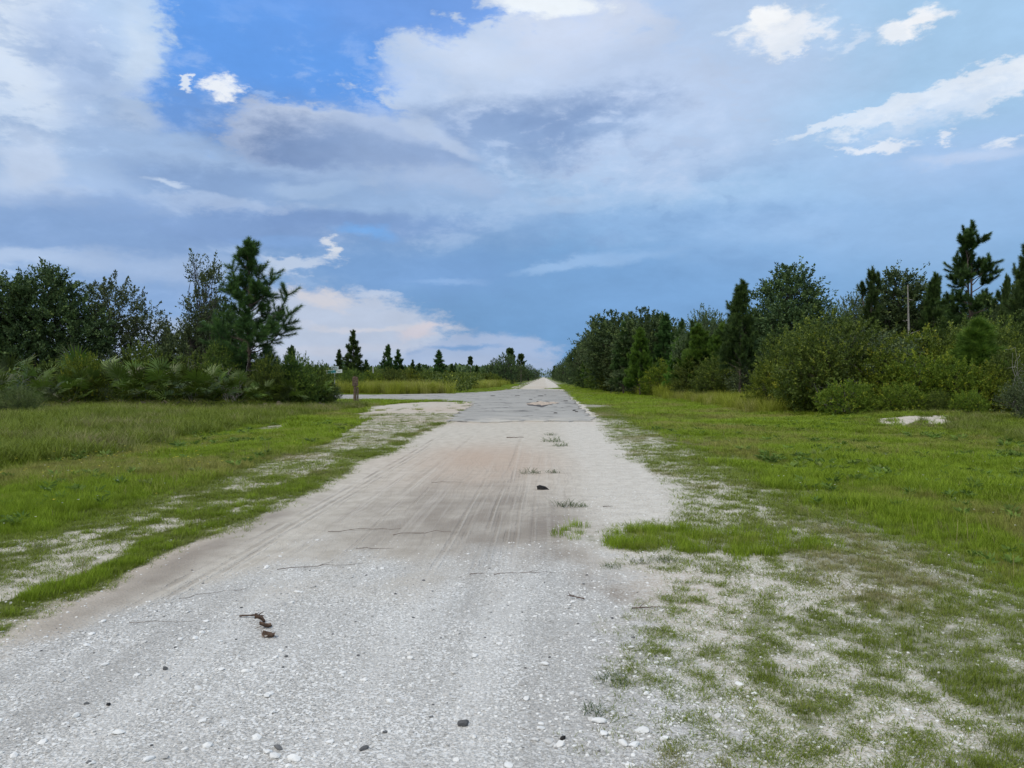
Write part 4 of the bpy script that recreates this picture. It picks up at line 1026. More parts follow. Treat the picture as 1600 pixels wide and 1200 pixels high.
form('pine_tall', lambda: pine('pine_tall', 35, 11.8, lambda t_: 2.6 * (1.12 - t_) ** .35 * (.6 + .5 * math.sin(t_ * 17) ** 2) * min(1, (1.04 - t_) * 4), 44, .36, .13, 480, .27, .017, .3, 13, (0, 0), forks=[(.42, 2.9, .75, .93)], gap=.12, slv=.32), M_needle, M_pbark)
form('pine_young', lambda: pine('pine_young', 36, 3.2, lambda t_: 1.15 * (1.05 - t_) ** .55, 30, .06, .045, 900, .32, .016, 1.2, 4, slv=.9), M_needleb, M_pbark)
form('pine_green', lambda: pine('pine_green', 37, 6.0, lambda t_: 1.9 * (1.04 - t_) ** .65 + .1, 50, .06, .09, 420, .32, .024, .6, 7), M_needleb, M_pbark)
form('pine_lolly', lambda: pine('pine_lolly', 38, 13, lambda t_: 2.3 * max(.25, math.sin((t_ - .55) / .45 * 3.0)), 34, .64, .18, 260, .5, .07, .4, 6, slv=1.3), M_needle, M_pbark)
form('far_oak', lambda: broadleaf('far_oak', 41, [(0, 0, 4.5, 3.4, 3.2, 2.6), (-2.2, 0, 3.4, 2.4, 2.2, 2.2), (2.3, 0, 3.2, 2.5, 2.3, 2.2), (.5, 0, 6.4, 1.6, 1.6, 1.3), (0, 0, 1.8, 3.4, 3, 1.6)],
     700, .2, 2, leaf=(.30, .17), per=14, slen=(.5, 1.0), voids=14, vr=.7, spire=.4), M_oak, M_bark)
form('far_pine', lambda: pine('far_pine', 42, 9, lambda t_: 1.9 * (1.04 - t_) ** .6 + .15, 40, .1, .14, 200, .5, .08, .5, 5, slv=1.2), M_needle, M_pbark)

COUNT = {}
def tree(key, px, d, top, label, name, cat, group=None, wide=1.0, rz=None, crown='crown', stem='trunk', sink=0.0, xoff=0):
    """plant a copy of a form so that it stands d metres ahead and reaches its real height"""
    c_, t_, H, W = FORM[key]
    x, y = at(px, d); z = float(hgt(x, y))
    s = (hz(top, d) - z) / H
    r0 = random.uniform(0, 6.28) if rz is None else rz
    e = empty(name, (x, y, z - sink), r0, (s * wide, s * wide, s))
    tag(e, label, cat, group)
    link(stem, t_, None, e); link(crown, c_, None, e)
    return e

OAK, PIN, SHR = ('oak_tree', 'oak tree'), ('pine_tree', 'pine tree'), ('shrub', 'shrub')
gL = 'scrub oaks on the left of the road'; gLP = 'pines beyond the side road'; gR = 'woodland trees on the right of the road'
gS = 'shrubs along the right-hand thicket'; gSL = 'shrubs among the palmettos on the left'
def T(kind, key, px, d, top, label, group=None, **k):
    return tree(key, px, d, top, label, kind[0], kind[1], group, **k)
def S(key, px, d, top, label, group=None, **k):
    return tree(key, px, d, top, label, 'shrub', 'shrub', group, crown='foliage', stem='stem', **k)

# left side
T(OAK, 'oak_a', 55, 42, 424, 'big dense dark scrub oak at the left edge behind the palmettos', gL, rz=.4, wide=1.02)
T(OAK, 'oak_b', 172, 45, 440, 'thin-crowned grey oak with sky showing between its bare stems', gL, rz=0.0, wide=.95)
T(OAK, 'oak_c', -28, 44, 470, 'dark oak cut by the left edge of the view', gL, wide=1.0)
T(OAK, 'oak_slim', 322, 41, 402, 'slim wispy oak with pale spiky shoots left of the big pine', gL, rz=.3, wide=.9)
T(OAK, 'oak_c', 345, 43, 470, 'dark oak standing directly behind the big pine', gL, rz=1.4, wide=.85)
T(OAK, 'oak_round', 290, 44, 520, 'low round oak between the pine sapling and the big pine', gL, wide=.8)
T(PIN, 'pine_hero', 388, 37, 374, 'big dark green pine with a long branch reaching right', None, rz=0.0, wide=1.1)
T(PIN, 'pine_cone', 262, 52, 511, 'small pine top showing over the bushes between the two oaks and the big pine', None)
T(PIN, 'pine_narrow', 455, 46, 540, 'young pine half hidden behind the right side of the big pine', None)
S('shrub_b', 135, 33, 556, 'light green leafy bush rising above the palmettos in front of the thin-crowned oak', gSL, wide=.55)
S('shrub_dark', 225, 38, 540, 'broad olive green bush at the foot of the thin-crowned oak', gSL, wide=.8)
S('shrub_dark', 300, 37, 556, 'olive bush between the thin-crowned oak and the big pine', gSL, wide=.75)
S('shrub_grey', 205, 42, 548, 'greyish twiggy bush under the thin-crowned oak', gSL)
S('shrub_dark', 415, 35.5, 560, 'dark bush in front of the trunk of the big pine', gSL, wide=.7)
S('shrub_dark', 462, 37, 556, 'rounded dark bush to the right of the big pine', gSL, wide=.75)
S('shrub_dark', 495, 39, 572, 'low dark bush sloping down toward the street sign', gSL, wide=.8)
S('shrub_grey', 512, 39.5, 598, 'grey-green bush at the corner beside the wooden post', gSL, wide=.75)
S('shrub_dark', 345, 36, 540, 'dense green bush left of the big pine trunk', gSL, wide=.65)
S('shrub_dark', 85, 38, 566, 'dark bush at the foot of the big dense oak', gSL)
S('shrub_dark', 10, 38, 574, 'dark bush by the left edge of the view', gSL)
S('shrub_fern', 28, 25.5, 604, 'feathery grey-green shrub standing in front of the palmettos', gSL, wide=1.0)
S('shrub_fern', 88, 33, 582, 'feathery olive shrub among the left palmettos', gSL, wide=.9)
S('shrub_b', 220, 34, 566, 'bright green sapling bush between palmettos', gSL, wide=.5)

# saw palmettos: every fan is a leaf of its own
def frond_mesh(name, seed, n=20, petiole=.75, ray=.52, droop=.25, arc=3.5):
    r = np.random.default_rng(seed); V, Q, T3, tn = [], [], [], []
    pts = np.array([[0, 0, 0], [petiole * .35, 0, .03], [petiole * .7, 0, .03], [petiole, 0, 0]])
    tv_, tq = tubes([(pts, [.011, .009, .008, .007])], 3); V += list(tv_); Q += list(tq); tn += [.35] * len(tv_)
    c = np.array([petiole, 0, 0])
    for i in range(n):
        a = -arc / 2 + arc * i / (n - 1) + r.normal() * .03; L_ = ray * (1 - .22 * abs(a) / (arc / 2)) * r.uniform(.88, 1.06)
        cup = .35 * abs(math.sin(a)) + r.normal() * .06
        d = unit(np.array([math.cos(a), math.sin(a), cup])); s = np.array([-math.sin(a), math.cos(a), 0]) * .026
        mid = c + d * L_ * .55; tip = c + d * L_ * .98 + np.array([0, 0, -droop * L_ * r.uniform(.3, 1)])
        b = len(V); V += [c + d * .03, mid + s + np.array([0, 0, .012]), tip, mid - s]; Q.append([b, b + 1, b + 2, b + 3]); tn += [.4, .55, .95 if r.random() < .3 else .7, .55]
    return mesh_np(name, np.array(V), np.array(Q), {'tone': np.clip(np.array(tn) + r.normal() * .1, 0, 1)})
fronds = [frond_mesh('frond_shape', 300 + i, 20, .6 + .12 * i, .55 + .05 * i, .15 + .1 * i) for i in range(4)]
for f_ in fronds: f_.materials.append(M_frond)
dead_frond = frond_mesh('dead_frond_shape', 310, 12, .5, .45, .9, 2.2); dead_frond.materials.append(M_fronddead)
stub_v, stub_q = tubes([(np.array([[-.25, 0, .0], [0, 0, .05], [.15, .05, .15]]), [.06, .08, .07])], 7)
palm_stem = mesh_np('palmetto_stem_shape', stub_v, stub_q, {'tone': np.full(len(stub_v), .4)}); palm_stem.materials.append(M_pbark)
def palmetto(px, d, sc, label, group, nf=17, dead=3, seed=0):
    x, y = at(px, d); r = random.Random(seed * 13 + 5)
    e = empty('saw_palmetto', (x, y, float(hgt(x, y))), r.uniform(0, 6.28), sc * .86)
    tag(e, label, 'palmetto', group)
    link('stem', palm_stem, None, e)
    for i in range(nf + dead):
        dd = i >= nf
        o = link('frond', dead_frond if dd else r.choice(fronds), None, e)
        if dd: o['label'] = 'dry grey-brown drooping fan leaf'
        azm = i * 2.4 + r.uniform(-.3, .3)
        elv = R(r.uniform(-25, 5)) if dd else R(78 - 62 * (i / nf) ** .8 + r.uniform(-8, 8))
        o.location = (math.cos(azm) * .12, math.sin(azm) * .12, .22 + (.25 * (1 - i / nf) if not dd else 0))
        o.rotation_euler = (r.uniform(-.5, .5), -elv, azm)
        k_ = r.uniform(.85, 1.15); o.scale = (k_, k_, k_)
    return e
gP = 'saw palmettos along the left side'
row = [(-12, 27, 1.35), (60, 29.5, 1.1), (112, 31, 1.25), (150, 32.5, 1.5), (190, 31, 1.2), (228, 32, 1.45), (262, 31.5, 1.3), (300, 31.5, 1.35), (328, 32, 1.2), (372, 33, 1.15), (412, 34, 1.0), (452, 35, 1.0), (492, 37.5, 1.0)]
where = ['at the far left edge, behind the feathery shrub', 'just right of the feathery shrub', 'below the gap between the two left oaks, low and spreading', 'tall one below the thin-crowned oak', 'low one right of the light green bush', 'broad one below the right side of the thin-crowned oak',
         'midway between the thin-crowned oak and the big pine', 'large one with tawny fans left of the big pine', 'dark one next to the tawny fans left of the big pine', 'low one just left of the big pine trunk', 'low one right under the big pine', 'low one right of the big pine', 'small one near the corner of the side road']
for i, ((px, d, sc), w_) in enumerate(zip(row, where)):
    palmetto(px, d, sc, 'front-row saw palmetto ' + w_, gP, 13, 4, i)
row2 = [(20, 33, 1.5), (75, 34, 1.4), (120, 35, 1.7), (170, 35.5, 1.5), (210, 36, 1.4), (250, 35.5, 1.5), (285, 35, 1.4), (318, 35.5, 1.3), (355, 36, 1.2)]
where2 = ['behind the feathery shrub', 'in front of the big dense oak', 'below the light green bush', 'in front of the thin-crowned oak', 'right of the thin-crowned oak stems', 'below the small distant pine top', 'left of the wispy oak', 'under the wispy oak', 'hard against the left of the big pine']
for i, ((px, d, sc), w_) in enumerate(zip(row2, where2)):
    palmetto(px, d, sc, 'back-row saw palmetto ' + w_, gP, 12, 1, 50 + i)
palmetto(1542, 31.5, 1.3, 'single saw palmetto in the right thicket, its fans showing above the bushes', None, 16, 1, 90)

# beyond the side road
BEY = [('pine_cone', 530, 88, 546, 'small dark pine behind the street sign', .9), ('pine_cone', 552, 80, 516, 'tallest conical pine beyond the side road, right of the street sign', 1.0),
       ('pine_cone', 572, 84, 562, 'small pine leaning on the right of the tallest conical pine', 1.1), ('pine_narrow', 606, 96, 538, 'narrow pine, left one of the close pair beyond the side road', .9),
       ('pine_cone', 622, 98, 546, 'broad pine, right one of the close pair beyond the side road', 1.1), ('pine_cone', 645, 104, 562, 'small pine just right of the close pair', 1.0),
       ('pine_cone', 686, 112, 547, 'lone broad pine midway between the close pair and the road', 1.3), ('far_pine', 655, 120, 567, 'low pine top right of the close pair', 1.0), ('far_pine', 706, 150, 568, 'low pine right of the lone broad pine', 1.1),
       ('pine_lolly', 735, 215, 556, 'tall bare-stemmed pine with a small round crown against the sky', 1.0), ('far_pine', 745, 190, 571, 'small pine below the round-crowned pine', 1.2),
       ('far_oak', 776, 170, 561, 'dark oak at the left end of the clump by the road', .8), ('far_oak', 790, 165, 553, 'broad dark oak in the middle of the clump by the road', .75), ('far_oak', 800, 175, 556, 'dark oak at the right end of the clump by the road', .7),
       ('pine_lolly', 797, 180, 543, 'taller of the two pines above the roadside oak clump', 1.1), ('pine_lolly', 814, 190, 552, 'right one of the two pines above the roadside oak clump', 1.1), ('far_oak', 812, 230, 568, 'oak under the right roadside pine', .8),
       ('far_oak', 826, 300, 570, 'far oak left of where the road vanishes', .9), ('far_pine', 818, 260, 566, 'far pine left of where the road vanishes', .9), ('far_oak', 836, 430, 576, 'small far oak nearest the left of the vanishing road', .8)]
for key, px, d, top, lab, w_ in BEY:
    T(PIN if 'pine' in key else OAK, key, px, d, top, lab, gLP, wide=w_)
for i, (px, d, top, key, w_, lab) in enumerate([(548, 74, 578, 'shrub_dark', 1.2, 'low bush at the foot of the tallest conical pine'), (580, 78, 582, 'shrub_a', 1.3, 'bush beside the white utility pole'),
        (612, 80, 577, 'shrub_dark', 1.3, 'rounded bush in front of the close pair of pines'), (640, 84, 578, 'shrub_a', 1.4, 'bright bush right of the close pair of pines'), (665, 92, 581, 'shrub_dark', 1.3, 'dark bush left of the lone broad pine'),
        (700, 104, 582, 'shrub_a', 1.3, 'bright bush below the lone broad pine'), (722, 120, 583, 'shrub_dark', 1.3, 'dark bush below the round-crowned pine'), (752, 150, 583, 'shrub_dark', 1.6, 'bush left of the roadside oak clump'), (770, 150, 584, 'shrub_a', 1.3, 'small bush at the edge of the grass before the roadside oak clump')]):
    S(key, px, d, top, lab, 'bushes beyond the side road', wide=w_)

# right side, behind
RT = [('pine_narrow', 1156, 47, 438, 'dark pine with upright tips and a grey trunk reaching the grass', .95), ('oak_c', 1228, 55, 425, 'tall dense oak right of the grey-trunked pine', 1.25),
      ('oak_b', 1300, 58, 480, 'small airy oak with sky through its leaves', .7), ('pine_upright', 1362, 56, 418, 'many-stemmed pine with bottle-brush tips left of the bare snag', .8),
      ('oak_b', 1335, 60, 462, 'thin oak leaning out left of the many-stemmed pine', .6), ('oak_c', 1412, 60, 430, 'dark oak behind the bare snag', 1.25), ('pine_narrow', 1458, 57, 427, 'pine between the bare snag and the tallest pine', .75),
      ('pine_tall', 1517, 50, 347, 'tallest open-crowned pine on the right with a forked stem', 1.0), ('oak_a', 1545, 56, 468, 'broad dark oak at the foot of the tallest pine', .85), ('oak_a', 1470, 62, 476, 'dark oak left of the tallest pine', .8),
      ('pine_narrow', 1571, 46, 430, 'thin pine spire right of the tallest pine', .42), ('pine_narrow', 1607, 38, 364, 'tall pine cut by the right edge of the view', .75), ('oak_a', 1600, 48, 450, 'dark oak behind the pine at the right edge', .8),
      ('oak_a', 1390, 66, 480, 'dark oak filling in behind the many-stemmed pine', .9), ('oak_c', 1290, 64, 505, 'low oak behind the airy oak', 1.0),
      ('pine_cone', 1185, 56, 500, 'pine right behind the grey-trunked pine', .9), ('oak_a', 1190, 60, 505, 'oak filling the gap behind the grey-trunked pine', .8),
      ('oak_b', 1103, 62, 486, 'thin oak left of the grey-trunked pine', .8), ('pine_green', 1128, 54, 505, 'green pine left of the grey-trunked pine', .9), ('pine_green', 1092, 58, 506, 'bushy green pine below the thin oak', 1.1),
      ('pine_narrow', 1064, 70, 498, 'slim pine tip right of the conical pine', .7), ('pine_cone', 1040, 72, 490, 'conical pine standing above the right tree line', 1.1), ('oak_round', 1012, 76, 490, 'round grey-green oak left of the conical pine', 1.0),
      ('oak_c', 985, 82, 506, 'oak between the two round grey-green oaks', 1.1), ('oak_round', 960, 86, 494, 'round grey-green oak toward the far end of the right tree line', 1.05), ('oak_b', 936, 98, 510, 'loose oak with open top at the far end of the near tree line', .9),
      ('oak_round', 922, 108, 530, 'low oak at the far end of the near tree line', .9), ('far_oak', 905, 135, 549, 'first oak of the far tree line on the right', .8), ('far_oak', 895, 160, 556, 'second oak of the far tree line on the right', .8),
      ('far_oak', 886, 200, 560, 'third oak of the far tree line on the right', .8), ('far_oak', 878, 250, 566, 'fourth oak of the far tree line on the right', .8), ('far_pine', 866, 420, 571, 'far pine right of where the road vanishes', 1.0),
      ('far_oak', 871, 330, 571, 'fifth oak of the far tree line on the right', .8), ('far_pine', 900, 145, 551, 'pine tip over the far tree line on the right', .9), ('pine_green', 1060, 62, 528, 'green pine in front of the slim pine tip', 1.0), ('oak_a', 1145, 66, 500, 'oak behind the left side of the grey-trunked pine', .8)]
RT += [('pine_cone', 974, 74, 503, 'green pine standing in front of the round grey-green oaks', .9), ('pine_green', 1000, 68, 512, 'bushy green pine right of the round grey-green oaks', .9), ('pine_narrow', 944, 88, 505, 'slim pine at the far end of the near tree line', .8),
       ('pine_green', 926, 100, 528, 'small green pine near the far end of the near tree line', .9), ('pine_cone', 1082, 60, 500, 'pine between the slim pine tip and the thin oak', .8), ('pine_cone', 912, 118, 540, 'small dark pine where the near tree line ends', .9)]
for key, px, d, top, lab, w_ in RT:
    T(PIN if 'pine' in key else OAK, key, px, d, top, lab, gR, wide=w_)
T(PIN, 'pine_young', 1528, 31, 495, 'bright green young pine rising out of the right thicket', None, wide=1.25)
RS = [('shrub_dark', 1300, 37.5, 499, 'large rounded dark bush with yellow-green shoots standing forward at the grass edge', 1.0), ('shrub_a', 1262, 38.5, 532, 'yellow-green shrub on the left flank of the large rounded bush', .7),
      ('shrub_b', 1213, 42, 568, 'small yellow-topped bush left of the large rounded bush', .9), ('shrub_dark', 1232, 46, 520, 'dark rounded bush below the tall dense oak', .8), ('shrub_a', 1385, 36, 548, 'yellow-green bush right of the large rounded bush', .95),
      ('shrub_a', 1440, 34.5, 556, 'yellow-green bush behind the left end of the white sand', .95), ('shrub_a', 1492, 33.5, 560, 'yellow-green bush behind the right end of the white sand', .9), ('shrub_grey', 1345, 38, 520, 'greyish twiggy bush between the two yellow-green bushes', 1.0),
      ('shrub_a', 1430, 40, 522, 'tall yellow-green bush below the bare snag', .95), ('shrub_dark', 1385, 43, 522, 'tall dark bush behind the yellow-green ones', 1.0), ('shrub_dark', 1495, 41, 512, 'tall dark bush left of the young pine', 1.0), ('shrub_a', 1545, 33, 572, 'olive bush in front of the palmetto', .85),
      ('shrub_dark', 1590, 33, 548, 'dark bush near the right edge', .9), ('shrub_grey', 1612, 28, 590, 'grey-green bush cut by the right edge', .9), ('shrub_dark', 1570, 38, 505, 'tall dark bush right of the young pine', .9), ('shrub_dark', 1540, 42, 508, 'dark bush behind the young pine', 1.0),
      ('shrub_b', 1322, 33.6, 596, 'low leafy shrub hiding the foot of the large rounded bush', 1.0), ('shrub_b', 1412, 32.5, 600, 'low bright bush at the edge of the white sand', .9), ('shrub_b', 1515, 31, 612, 'low bright bush right of the white sand', .8), ('shrub_dark', 1465, 31.8, 612, 'low dark bush directly behind the white sand', .9), ('shrub_dark', 1350, 36, 596, 'low dark bush at the foot of the large rounded bush', .9),
      ('shrub_grey', 1180, 48, 555, 'grey-green bush right of the grey-trunked pine', 1.1), ('shrub_dark', 1125, 52, 560, 'brownish dark bush left of the grey-trunked pine', 1.1), ('shrub_a', 1040, 66, 566, 'bright yellow-green bush in the middle of the right tree line', 1.2), ('shrub_dark', 1082, 58, 562, 'dark bush below the bushy green pine', 1.1),
      ('shrub_grey', 1005, 74, 563, 'grey-green bush below the round oaks', 1.4), ('shrub_dark', 975, 84, 562, 'dark bush below the two round oaks', 1.4), ('shrub_dark', 945, 96, 566, 'dark bush below the loose oak', 1.4), ('shrub_dark', 925, 112, 572, 'dark bush at the far end of the near tree line', 1.4), ('shrub_a', 1022, 70, 577, 'low bright bush at the grass edge below the conical pine', 1.2),
      ('shrub_dark', 1262, 44, 560, 'dark bush between the small yellow-topped bush and the large rounded bush', .9)]
for key, px, d, top, lab, w_ in RS:
    if px > 1190: d *= .87
    S(key, px, d, top, lab, gS, wide=w_)

# leafless snag and dead brushwood
def dead_tree(name, seed, H, n, spread, r0):
    r = np.random.default_rng(seed); P = [(np.array([[0, 0, -.1], [.05, 0, H * .5], [-.04, .03, H]]), [r0, r0 * .8, r0 * .3])]
    for i in range(n):
        z = H * r.uniform(.35, .98); a = r.uniform(0, 6.28); l = spread * r.uniform(.4, 1); s = np.array([0, 0, z])
        e = s + np.array([math.cos(a) * l, math.sin(a) * l, l * r.uniform(.1, .9)]); P.append((curve(s, e, 5, 0, .08, r), np.linspace(r0 * .3, .004, 5)))
    v, q = tubes(P, 5); return mesh_np(name, v, q, None, True)
x, y = at(1419, 50); z = float(hgt(x, y))
sn = link('dead_snag', dead_tree('dead_snag', 5, hz(445, 50) - z, 9, .7, .10), M_grey); sn.location = (x, y, z); tag(sn, 'bare grey dead trunk standing among the trees on the right', 'dead tree')
def brush(px, d, top, seed, lab, n=26, spread=.9):
    x, y = at(px, d); z = float(hgt(x, y)); H = hz(top, d) - z; r = np.random.default_rng(seed); P = []
    for i in range(n):
        a = r.uniform(0, 6.28); l = spread * r.uniform(.2, 1); e = np.array([math.cos(a) * l, math.sin(a) * l, H * r.uniform(.5, 1)]); s = np.array([math.cos(a) * .1, math.sin(a) * .1, -.05])
        c_ = curve(s, e, 6, .05, .05, r); P.append((c_, np.linspace(.013, .004, 6)))
        for j in range(3):
            q = c_[r.integers(2, 6)]; P.append((curve(q, q + r.normal(size=3) * .22 + [0, 0, .1], 4, 0, .08, r), np.linspace(.006, .003, 4)))
    v, q = tubes(P, 4); o = link('dead_brush', mesh_np('dead_brush', v, q), M_grey); o.location = (x, y, z)
    tag(o, lab, 'dead shrub', 'leafless brushwood'); return o
brush(1312, 31, 600, 1, 'tangle of grey leafless twigs at the foot of the large rounded bush'); brush(1594, 27, 540, 2, 'tall pale leafless twigs by the right edge of the view', 9, .9)
brush(1350, 35, 512, 3, 'grey leafless twigs above the yellow-green bushes', 22); brush(1232, 35.8, 604, 4, 'small tangle of grey twigs below the small yellow-topped bush', 20, .6)
brush(45, 33, 572, 5, 'pale bent leafless twigs below the big dense oak', 18, 1.0); brush(300, 36, 560, 6, 'pale leafless stems left of the big pine', 14, .7); brush(360, 34.5, 574, 7, 'grey leafless twigs in front of the big pine', 20, .7)
brush(180, 40, 566, 8, 'brown dead brush under the thin-crowned oak', 40, .9)

# far woodland that reads as one mass
def far_wood(name, P, hts, seed, leafs=(1.4, .9)):
    r = np.random.default_rng(seed); V, Q, tn = [], [], []
    n = len(P); per = 46
    c = np.repeat(P, per, 0); h = np.repeat(hts, per); w = h * .34
    d = unit(r.normal(size=(n * per, 3))); f = r.uniform(.35, 1, n * per) ** .5
    pos = c + np.stack([d[:, 0] * w * f, d[:, 1] * w * f, h * .55 + d[:, 2] * h * .45 * f], 1)
    D = unit(d + r.normal(size=d.shape) * .5 + [0, 0, .4]); tone = np.clip(.5 + r.normal(size=n * per) * .25, 0, 1)
    s = r.uniform(.6, 1.3, n * per)
    v, q, t_ = leaf_quads(pos, D, leafs[0] * s, leafs[1] * s, r, tone)
    o = link(name, mesh_np(name, v, q, {'tone': t_}), M_oak, None, 'stuff'); return o
PW, HW = [], []
rw = np.random.default_rng(4)
for i in range(420):
    d = rw.uniform(230, 420); px = rw.uniform(380, 838)
    x, y = at(px, d)
    if abs(x) < 9: continue
    PW.append((x, y, 0)); HW.append(rw.uniform(.7, 1.15) * hz(574, d))
for i in range(260):
    d = rw.uniform(240, 700); px = rw.uniform(862, 1000); x, y = at(px, d)
    if abs(x) < 9: continue
    PW.append((x, y, 0)); HW.append(rw.uniform(.7, 1.1) * 7.5)
for i in range(120):
    x = rw.uniform(-60, 60); y = rw.uniform(900, 1000); PW.append((x, y, 0)); HW.append(rw.uniform(6, 13))
for i in range(260):
    px = rw.uniform(-60, 420); d = rw.uniform(120, 240); x, y = at(px, d); PW.append((x, y, 0)); HW.append(rw.uniform(.7, 1.1) * hz(572, d))
for i in range(300):
    px = rw.uniform(1000, 1700); d = rw.uniform(80, 140); x, y = at(px, d); PW.append((x, y, 0)); HW.append(rw.uniform(.7, 1.1) * 7)
far_wood('distant_woodland', np.array(PW, float), np.array(HW), 9)

# low scrub that fills the field beyond the side road
PS, HS = [], []
for i in range(900):
    px = rw.uniform(500, 780); d = rw.uniform(78, 200); x, y = at(px, d)
    if x > -8 - (d - 78) * .04: continue
    PS.append((x, y, float(hgt(x, y)))); HS.append(rw.uniform(.9, 1.9) + .004 * d)
sc_o = far_wood('field_scrub', np.array(PS, float), np.array(HS), 19, (.32, .2)); sc_o.data.materials[0] = M_shrubd
# undergrowth below both thickets
PS, HS = [], []
for i in range(900):
    if i % 2: px, d = rw.uniform(-40, 500), rw.uniform(37, 47)
    else:
        px = rw.uniform(1190, 1650); d = rw.uniform(38, 60)
    x, y = at(px, d); PS.append((x, y, float(hgt(x, y)))); HS.append(rw.uniform(.8, 1.8))
for i in range(500):
    y = rw.uniform(50, 230); x = rw.uniform(0, 12) + np.interp(y, [50, 100, 230], [12.5, 10.5, 9.5]); PS.append((x, y, 0)); HS.append(rw.uniform(1, 2.4))
for i in range(200):
    y = rw.uniform(140, 230); x = -rw.uniform(0, 10) - 11; PS.append((x, y, 0)); HS.append(rw.uniform(1, 2.4))
ug = far_wood('undergrowth', np.array(PS, float), np.array(HS), 29, (.22, .12)); ug.data.materials[0] = M_shrubd

# ------------------------------------------------------------------ man-made things
M_sign = simple('sign_white', (.72, .76, .72), .5, 30, .08, 0.05); M_teal = simple('sign_teal', (.10, .36, .38), .5, 30, .12, 0.05); M_ink = simple('sign_lettering', (.04, .14, .16), .5, 30, .2, .05)
M_galv = simple('galvanised_post', (.38, .39, .39), .5, 30, .15, .1); M_wood = simple('weathered_post_wood', (.16, .115, .085), .95, 14, .45, .8, .02)
def box(name, size, loc, mat, parent=None, rz=0, bev=.004):
    import bmesh
    bm = bmesh.new(); bmesh.ops.create_cube(bm, size=1)
    for v in bm.verts: v.co = Vector((v.co.x * size[0], v.co.y * size[1], v.co.z * size[2]))
    if bev: bmesh.ops.bevel(bm, geom=bm.edges[:], offset=min(bev, min(size) * .3), segments=1, affect='EDGES')
    me = bpy.data.meshes.new(name); bm.to_mesh(me); bm.free()
    o = link(name, me, mat, parent); o.location = loc; o.rotation_euler = (0, 0, rz); return o
x, y = at(523, 44); z0 = float(hgt(x, y)); zs = hz(580.5, 44) - z0
sg = empty('street_sign', (x, y, z0)); tag(sg, 'pair of crossed street-name blades on a thin post above the corner bushes', 'street sign')
pv, pq = tubes([(np.array([[0, 0, -.1], [0, 0, zs + .30]]), [.02, .02])], 8); link('post', mesh_np('post', pv, pq, None, True), M_galv, sg)
bl = box('name_blade', (.90, .006, .20), (-.02, -.035, zs), M_sign, sg, R(9)); bl.rotation_euler = (0, R(-4), R(9))
box('colour_band', (.46, .003, .15), (-.12, -.0052, 0), M_teal, bl, 0, 0)
for i in range(9): box('lettering', (.030, .002, .055 + .02 * (i % 3)), (-.32 + i * .048, -.0082, .002 * (i % 2)), M_ink, bl, 0, 0)
for i in range(4): box('lettering', (.028, .002, .045), (.21 + i * .045, -.0045, 0), M_ink, bl, 0, 0)
b2_ = box('name_blade', (.62, .006, .20), (0, 0.02, zs + .22), M_sign, sg, R(62)); b2_.rotation_euler = (0, R(3), R(62))
for i in range(5): box('lettering', (.04, .002, .06), (-.16 + i * .08, -.0045, 0), M_ink, b2_, 0, 0)
box('bracket', (.07, .07, .05), (0, 0, zs + .115), M_galv, sg)
x, y = at(554.5, 47); z0 = float(hgt(x, y)); hp = hz(588, 47) - z0
wp = empty('wooden_post', (x, y, z0), .2); tag(wp, 'weathered brown wooden post at the corner of the side road', 'post')
pv, pq = tubes([(np.array([[0, 0, -.1], [.01, 0, hp * .5], [0, .01, hp]]), [.10, .095, .09])], 9); pt = link('timber', mesh_np('timber', pv, pq, None, True), M_wood, wp)
box('cap_board', (.34, .20, .55), (.02, 0, hp - .32), M_wood, wp, .1, .02); box('brace', (.09, .09, hp * .6), (.17, .02, hp * .30), M_wood, wp, .2, .01)
x, y = at(583, 100); z0 = float(hgt(x, y)); hh = hz(572, 100)
up = link('utility_pole', mesh_np('utility_pole', *tubes([(np.array([[0, 0, -.1], [0, 0, hh]]), [.07, .06])], 8), None, True), simple('pale_pole', (.62, .64, .66), .6, 20, .08)); up.location = (x, y, z0)
tag(up, 'short pale pole standing in the scrub beyond the side road', 'pole')
x, y = at(722, 330); hh = hz(566, 330)
ma = empty('radio_mast', (x, y, 0)); tag(ma, 'thin faint mast on the horizon left of the round-crowned pine', 'mast')
link('shaft', mesh_np('shaft', *tubes([(np.array([[0, 0, -.1], [0, 0, hh]]), [.14, .05])], 6), None, True), M_galv, ma)
box('crossarm', (1.0, .06, .08), (0, 0, hh * .86), M_galv, ma)

# ------------------------------------------------------------------ small things lying on the road
def rock(name, px, py, sx, sy, sz, mat, label, cat, group, seed, rz=None):
    d = 1920 / (py - 589); x, y = at(px, d); me = stone_mesh(name, seed, 1, 2)
    o = link(name, me, mat); o.scale = (sx, sy, sz); o.location = (x, y, float(hgt(x, y)) + sz * .28); o.rotation_euler = (0, 0, seed * 1.7 if rz is None else rz)
    tag(o, label, cat, group); return o
cw = bpy.data.meshes.new('asphalt_chunk')
cw.from_pydata([(-.085, -.05, 0), (-.01, -.065, 0), (.085, -.03, 0), (.06, .03, 0), (-.05, .06, 0), (-.095, -.035, .050), (-.02, -.045, .052), (.05, -.022, .030), (.03, .02, .038), (-.05, .045, .055), (-.055, .0, .060)], [],
    [(0, 1, 6, 5), (1, 2, 7, 6), (2, 3, 8, 7), (3, 4, 9, 8), (4, 0, 5, 9), (5, 6, 10), (6, 8, 10), (6, 7, 8), (8, 9, 10), (9, 5, 10), (4, 3, 2, 1, 0)])
ch_o = link('asphalt_chunk', cw, dark_peb); ax, ay = at(849, 1920 / (765 - 589)); ch_o.location = (ax, ay, float(hgt(ax, ay)) + .001)
tag(ch_o, 'black wedge of broken asphalt lying alone on the sandy track', 'asphalt chunk')
